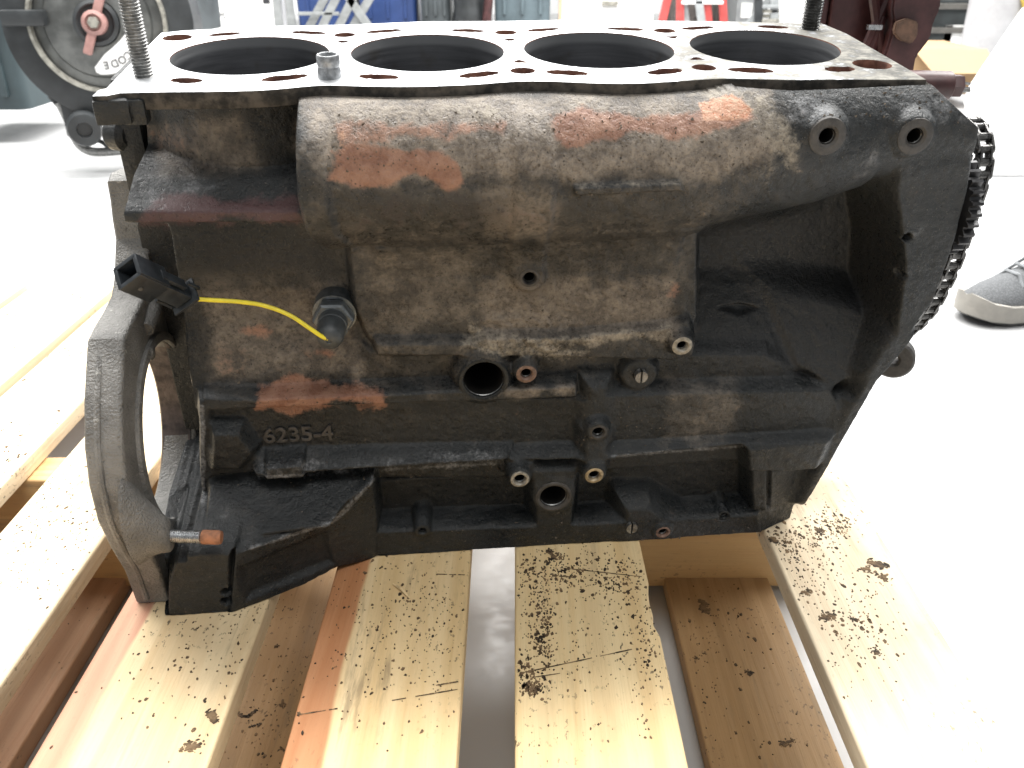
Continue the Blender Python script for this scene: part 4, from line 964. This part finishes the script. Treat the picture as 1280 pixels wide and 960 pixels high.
# ------------------------------------------------------------------ bins, boxes, ladders along the wall
def bin_(px0, px1, pyb, y, h, name, label, cat, m, taper=.06, lip=True, depth=.4, group=None):
    a, b = Vector(aty(px0, pyb, y)), Vector(aty(px1, pyb, y)); w = b.x - a.x; t = thing(name, ((a.x + b.x) / 2, y + depth / 2, max(0, a.z)), label, cat, group)
    bmx = bmesh.new(); sec = []; n = 8
    def rr(hw, hd, z, r=.03):
        out = []
        for cx, cy, a0 in ((hw - r, hd - r, 0), (-hw + r, hd - r, 90), (-hw + r, -hd + r, 180), (hw - r, -hd + r, 270)):
            for k in range(4): an = math.radians(a0 + 30 * k); out.append((cx + r * math.cos(an), cy + r * math.sin(an), z))
        return out
    for z, s in ((0, 1 - taper), (h * .9, 1)): sec.append(rr(w / 2 * s, depth / 2 * s, z))
    if lip: sec += [rr(w / 2 + .012, depth / 2 + .012, h * .905), rr(w / 2 + .012, depth / 2 + .012, h * .95), rr(w / 2 - .005, depth / 2 - .005, h * .95), rr(w / 2 * .93, depth / 2 * .9, .03)]
    else: sec += [rr(w / 2, depth / 2, h)]
    o = obj('tub', loft(bmx, sec), m, t); smooth(o, 40)
    bmx = bmesh.new()
    for k in (-.3, 0, .3): box(bmx, (k * w, -depth / 2 * .985, h * .45), (.02, .02, h * .7), None, .004)
    obj('rib_panel', bmx, m, t)
    if lip:
        bmx = bmesh.new(); box(bmx, (0, -depth / 2 - .018, h * .86), (w * .3, .03, .03), None, .006); obj('handle', bmx, m, t)
    return t
M['bluebin'] = simple('blue_plastic', (.020, .045, .145), .4, 0, .15, 8, .05); M['greybin'] = simple('blue_grey_plastic', (.085, .115, .13), .45, 0, .2, 8, .05); M['darkbin'] = simple('dark_grey_plastic', (.055, .065, .07), .5, 0, .25, 10, .05); M['slate'] = simple('slate_plastic', (.035, .052, .058), .5, 0, .2, 8, .05)
bin_(-90, 36, 138, 2.6, .36, 'storage_tub', 'slate grey storage tub at the left edge beside the drum reel', 'tub', M['slate'], .04, True, .4)
bin_(372, 448, 36, 6.7, .55, 'storage_tub', 'blue storage tub behind the slanted ladder rails', 'tub', M['bluebin'], .04, True, .45, 'blue storage tubs')
bin_(450, 522, 34, 6.6, .55, 'storage_tub', 'blue storage tub between the ladder and the dark bin', 'tub', M['bluebin'], .03, True, .45, 'blue storage tubs')
bin_(526, 564, 34, 6.5, .7, 'waste_bin', 'narrow dark grey bin beside the blue tub', 'bin', M['darkbin'], .06)
bin_(616, 690, 34, 6.5, .8, 'waste_bin', 'blue grey ribbed bin left of the white cabinet', 'bin', M['greybin'], .10)
bin_(178, 250, 42, 4.2, .6, 'waste_bin', 'black drum bin right of the drum reel', 'bin', M['darkbin'], .08)
# black jacket or sack slumped between the bins
a, b = Vector(aty(566, 36, 6.4)), Vector(aty(612, 36, 6.4)); t = thing('black_sack', ((a.x + b.x) / 2, 6.5, 0), 'slumped black sack between the two grey bins', 'sack')
bm = bmesh.new(); secs = []
for z, s in ((0, .9), (.06, 1.05), (.2, 1), (.4, .85), (.55, .6), (.62, .25)): secs.append([((b.x - a.x) / 2 * s * math.cos(q) * (1 + .10 * math.sin(5 * q + z * 9)), .15 * s * math.sin(q), z) for q in [2 * PI * k / 24 for k in range(24)]])
smooth(obj('sack_body', loft(bm, secs), M['blk'], t), 60)
bm = bmesh.new(); tube(bm, [(.10, -.15, .02), (.12, -.16, .2), (.10, -.15, .42)], .03, 8); obj('red_strap', bm, M['maroon'], t)
# printed white carton
wy = 6.4; a, b = Vector(aty(236, 34, wy)), Vector(aty(345, 34, wy)); t = thing('carton', ((a.x + b.x) / 2, wy + .2, 0), 'white printed carton with red and black lettering behind the black drum bin', 'carton')
bm = bmesh.new(); box(bm, (0, 0, .35), (b.x - a.x, .4, .70), None, .004); obj('carton_body', bm, M['white'], t)
M['redink'] = simple('red_ink', (.62, .03, .08), .6, 0, .05)
def lettering(txt, px, py, size, m, parent, y):
    p = Vector(aty(px, py, y)); o = obj('lettering', text_mesh(txt, size, .0008), m, parent); o.rotation_euler = (PI / 2, 0, 0); o.location = p - parent.location; o.location.y = -.2025; return o
lettering('3M', 257, 19, .075, M['redink'], t, wy - .0); lettering('PPS', 275, 20, .05, M['ink'], t, wy); lettering('3M', 254, 4, .09, M['redink'], t, wy)
bm = bmesh.new(); p = Vector(aty(333, 1, wy)); box(bm, (p.x - t.location.x, -.2015, p.z), (.045, .002, .035)); obj('printed_label', bm, M['ink'], t)
# aluminium ladder leaning
M['alu'] = simple('dull_aluminium', (.24, .25, .25), .45, .3, .15, 20, .1); M['redpaint'] = simple('red_ladder_paint', (.42, .06, .055), .45, 0, .15, 20, .1); M['greypaint'] = simple('grey_ladder_paint', (.27, .285, .29), .5, 0, .12, 20, .1)
def bars(name, label, cat, lines, y, m, w=.045, ext=0, mats=None, pname='rail'):
    base = Vector(aty(lines[0][0], lines[0][1], y)); t = thing(name, (base.x, y, 0), label, cat)
    for i, ln in enumerate(lines):
        x0, y0, x1, y1 = ln[:4]; p, q = Vector(aty(x0, y0, y + .02 * (i % 3))), Vector(aty(x1, y1, y + .02 * (i % 3)))
        if abs(q.z - p.z) > .02:
            d = (q - p) / (q.z - p.z); q = p + d * (ext or (q.z - p.z)); p = p - d * p.z
        d = (q - p); L_ = d.length; d.normalize(); s = Vector((0, 1, 0)); xx = s.cross(d).normalized(); s = d.cross(xx)
        b = bmesh.new(); box(b, (p + q) / 2 - t.location, (w if abs(d.z) > .3 else .02, .022, L_), Matrix((xx, s, d)).transposed(), .004)
        obj(pname if abs(d.z) > .3 else 'tread', b, (mats[i] if mats else m), t)
    return t
bars('aluminium_ladder', 'bare aluminium ladder with slanted rails in front of the blue tubs', 'ladder', [(349, 35, 346, 0), (365, 35, 361, 0), (386, 35, 405, 0), (402, 35, 419, 0), (424, 32, 440, 0), (442, 32, 461, 0), (372, 17, 424, 17), (460, 32, 438, 0)], 5.9, M['alu'], .05, 1.1)
bars('stepladder', 'grey and red stepladder to the right of the white cabinet', 'stepladder', [(826, 34, 834, 0), (850, 34, 850, 0), (858, 34, 853, 0), (878, 34, 873, 0), (886, 34, 883, 0), (905, 34, 903, 0), (852, 3, 904, 3)], 6.0, M['greypaint'], .05, 1.0,
     [M['redpaint'], M['redpaint'], M['greypaint'], M['greypaint'], M['redpaint'], M['redpaint'], M['white']])
bin_(836, 902, 33, 6.6, .55, 'waste_bin', 'brownish dark bin standing behind the stepladder', 'bin', simple('brown_black_plastic', (.075, .065, .06), .55), .05)
# white cabinet
wy = 6.7; a, b = Vector(aty(702, 30, wy)), Vector(aty(816, 30, wy)); t = thing('cabinet', ((a.x + b.x) / 2, wy + .25, 0), 'white cabinet with a tan edge and a small grey handle', 'cabinet')
bm = bmesh.new(); box(bm, (0, 0, .8), (b.x - a.x, .5, 1.6), None, .004); obj('carcass', bm, M['white'], t)
bm = bmesh.new(); box(bm, (-(b.x - a.x) / 2 - .012, -.25, .8), (.022, .03, 1.6), None, .003); obj('edge_strip', bm, simple('tan_edge', (.62, .46, .30), .6), t)
hp = Vector(aty(762, 4, wy)); bm = bmesh.new(); box(bm, (hp.x - t.location.x, -.262, hp.z), (.11, .025, .035), None, .006); obj('handle', bm, M['rimg'], t)
sx = Vector(aty(797, 4, wy)).x - t.location.x; bm = bmesh.new(); box(bm, (sx, -.253, .8), (.025, .008, 1.56), None, .002); obj('door_seam', bm, simple('seam_grey', (.45, .45, .44), .6), t)
# grey locker with a white label and a pipe frame chair
wy = 6.3; a, b = Vector(aty(919, 32, wy)), Vector(aty(941, 32, wy)); t = thing('locker', ((a.x + b.x) / 2, wy + .2, 0), 'narrow grey locker with a white label', 'locker')
bm = bmesh.new(); box(bm, (0, 0, .5), (b.x - a.x, .4, 1), None, .006); obj('locker_body', bm, M['greypaint'], t)
p = Vector(aty(933, 13, wy)); bm = bmesh.new(); box(bm, (p.x - t.location.x, -.203, p.z), (.07, .004, .09)); obj('white_label', bm, M['white'], t)
bars('pipe_rack', 'grey pipe rack with a slanted strut beside the narrow locker', 'rack', [(948, 32, 948, 0), (968, 32, 968, 0), (942, 24, 962, 0), (950, 8, 974, 8), (950, 14, 974, 14), (950, 20, 974, 20), (950, 26, 974, 26)], 6.0, M['greypaint'], .05, .8, [M['blk'], M['greypaint'], M['greypaint'], M['greypaint'], M['rimg'], M['rimg'], M['rimg']])
M['card'] = simple('brown_cardboard', (.34, .225, .12), .75, 0, .1, 14, .1)
def carton(px0, px1, pyb, pyt, y, label, d=.35):
    a, b, c = Vector(aty(px0, pyb, y)), Vector(aty(px1, pyb, y)), Vector(aty(px0, pyt, y)); h = c.z - max(a.z, 0)
    t = thing('cardboard_box', ((a.x + b.x) / 2, y + d / 2, max(a.z, 0)), label, 'box')
    bm = bmesh.new(); box(bm, (0, 0, h / 2), (b.x - a.x, d, h), None, .003); obj('box_body', bm, M['card'], t)
    bm = bmesh.new(); w = b.x - a.x
    prismpts = [(-w / 2, -d / 2, h), (w / 2, -d / 2, h), (w / 2 + .01, -d / 2 - .10, h * .55), (-w / 2 + .04, -d / 2 - .10, h * .55)]
    f = [bm.verts.new(p) for p in prismpts]; bm.faces.new(f); r = bmesh.ops.extrude_face_region(bm, geom=bm.faces[:]); bmesh.ops.translate(bm, verts=[v for v in r['geom'] if isinstance(v, bmesh.types.BMVert)], vec=(0, .004, .002)); bmesh.ops.recalc_face_normals(bm, faces=bm.faces)
    obj('open_flap', bm, M['card'], t); return t
carton(1132, 1222, 118, 62, 3.3, 'open brown cardboard box under the dark shelf at the right')
t = carton(980, 1012, 33, -30, 6.8, 'brown cardboard box between the pipe rack and the oily stud')
a = Vector(aty(990, 16, 6.4)); t = thing('crumpled_bag', (a.x, 6.45, 0), 'crumpled white bag in front of the far cardboard box', 'bag')
bm = bmesh.new(); secs = []
for z, s in ((0, 1), (.1, 1.05), (.2, .85), (.27, .3)): secs.append([(.12 * s * math.cos(q) * (1 + .15 * math.sin(4 * q + z * 30)), .1 * s * math.sin(q), z) for q in [2 * PI * k / 20 for k in range(20)]])
obj('bag_body', loft(bm, secs), M['white'], t)
# dark shelving at the right
sy = 4.4; a, b = Vector(aty(1120, 60, sy)), Vector(aty(1212, 60, sy)); t = thing('steel_shelving', ((a.x + b.x) / 2, sy + .3, 0), 'dark steel shelving with pale shelf edges behind the maroon stand', 'shelving')
w = b.x - a.x; M['shelf'] = simple('grey_shelf_edge', (.13, .125, .115), .5, .3, .2, 20, .1); M['near_black'] = simple('dark_stored_goods', (.022, .027, .028), .6, 0, .4, 12, .1)  # one near-black tone for the back panel and the dark goods
for py in (8, 38, 62):
    p = Vector(aty(1160, py, sy)); bm = bmesh.new(); box(bm, (0, 0, p.z), (w, .6, .025), None, .003); obj('shelf', bm, M['shelf'], t)
for s in (-1, 1):
    bm = bmesh.new(); box(bm, (s * w / 2, -.29, .6), (.035, .035, 1.2), None, .003); obj('upright', bm, M['shelf'], t)
bm = bmesh.new(); box(bm, (0, .28, .6), (w, .02, 1.2)); obj('back_panel', bm, M['near_black'], t)
for px, py, pw, ph, lab, mm, nm in ((1172, 52, .20, .10, 'dark box on the middle of the low shelf', M['near_black'], 'stored_box'), (1200, 52, .12, .10, 'white box on the low shelf', M['white'], 'stored_box'), (1146, 28, .14, .12, 'olive bundle on the upper shelf of the steel shelving', simple('olive_cloth', (.14, .14, .11), .8), 'stored_bundle'), (1186, 24, .24, .12, 'dark tub on the upper shelf of the steel shelving', M['near_black'], 'stored_tub')):
    p = Vector(aty(px, py, sy - .05)); zs = Vector(aty(1160, 62 if py > 45 else 38, sy)).z + .0130
    bm = bmesh.new(); box(bm, (0, 0, ph / 2), (pw, .25, ph), None, .012); o = obj(nm, bm, mm); o.location = (p.x, sy + .14, zs); tag(o, lab, 'box' if 'box' in lab else 'goods')
# white round column with a yellow cord, white board leaning in front of it
p = Vector(aty(1238, 60, 3.9)); t = thing('white_column', (p.x, 3.9, 0), 'white round column with a yellow cord hanging down it', 'column')
bm = bmesh.new(); lathe(bm, [(0, 0), (.14, 0), (.14, .04), (.115, .06), (.115, 3.2), (0, 3.2)], n=32); smooth(obj('shaft', bm, simple('grey_white_column_paint', (.36, .36, .37), .5, 0, .12, 9, .1), t), 40)
bm = bmesh.new(); pts = [Vector((.03 + .012 * math.sin(k * 1.7), -.121, .25 + k * .035)) for k in range(24)]; tube(bm, spline(pts, 3), .010, 8); obj('yellow_cord', bm, simple('yellow_cord_fibre', (.42, .30, .06), .7), t)
ly = 2.2; pts = [aty(1216, 128, ly), aty(1222, 112, ly), aty(1292, 10, ly), aty(1400, 10, ly), aty(1400, 128, ly)]
zb = min(p[2] for p in pts)
bm = bmesh.new(); q = [(p[0], p[1], p[2]) for p in pts]; q = [q[0], q[1], q[2], q[3], (q[4][0], ly, 0), (q[0][0] + .06, ly, 0)]
prism(bm, q, ly, ly + .05, .003); c = sum((Vector(v.co) for v in bm.verts), Vector()) / len(bm.verts)
o = obj('white_panel', bm, M['white']); tag(o, 'large white panel with a slanted edge standing at the right edge', 'panel')
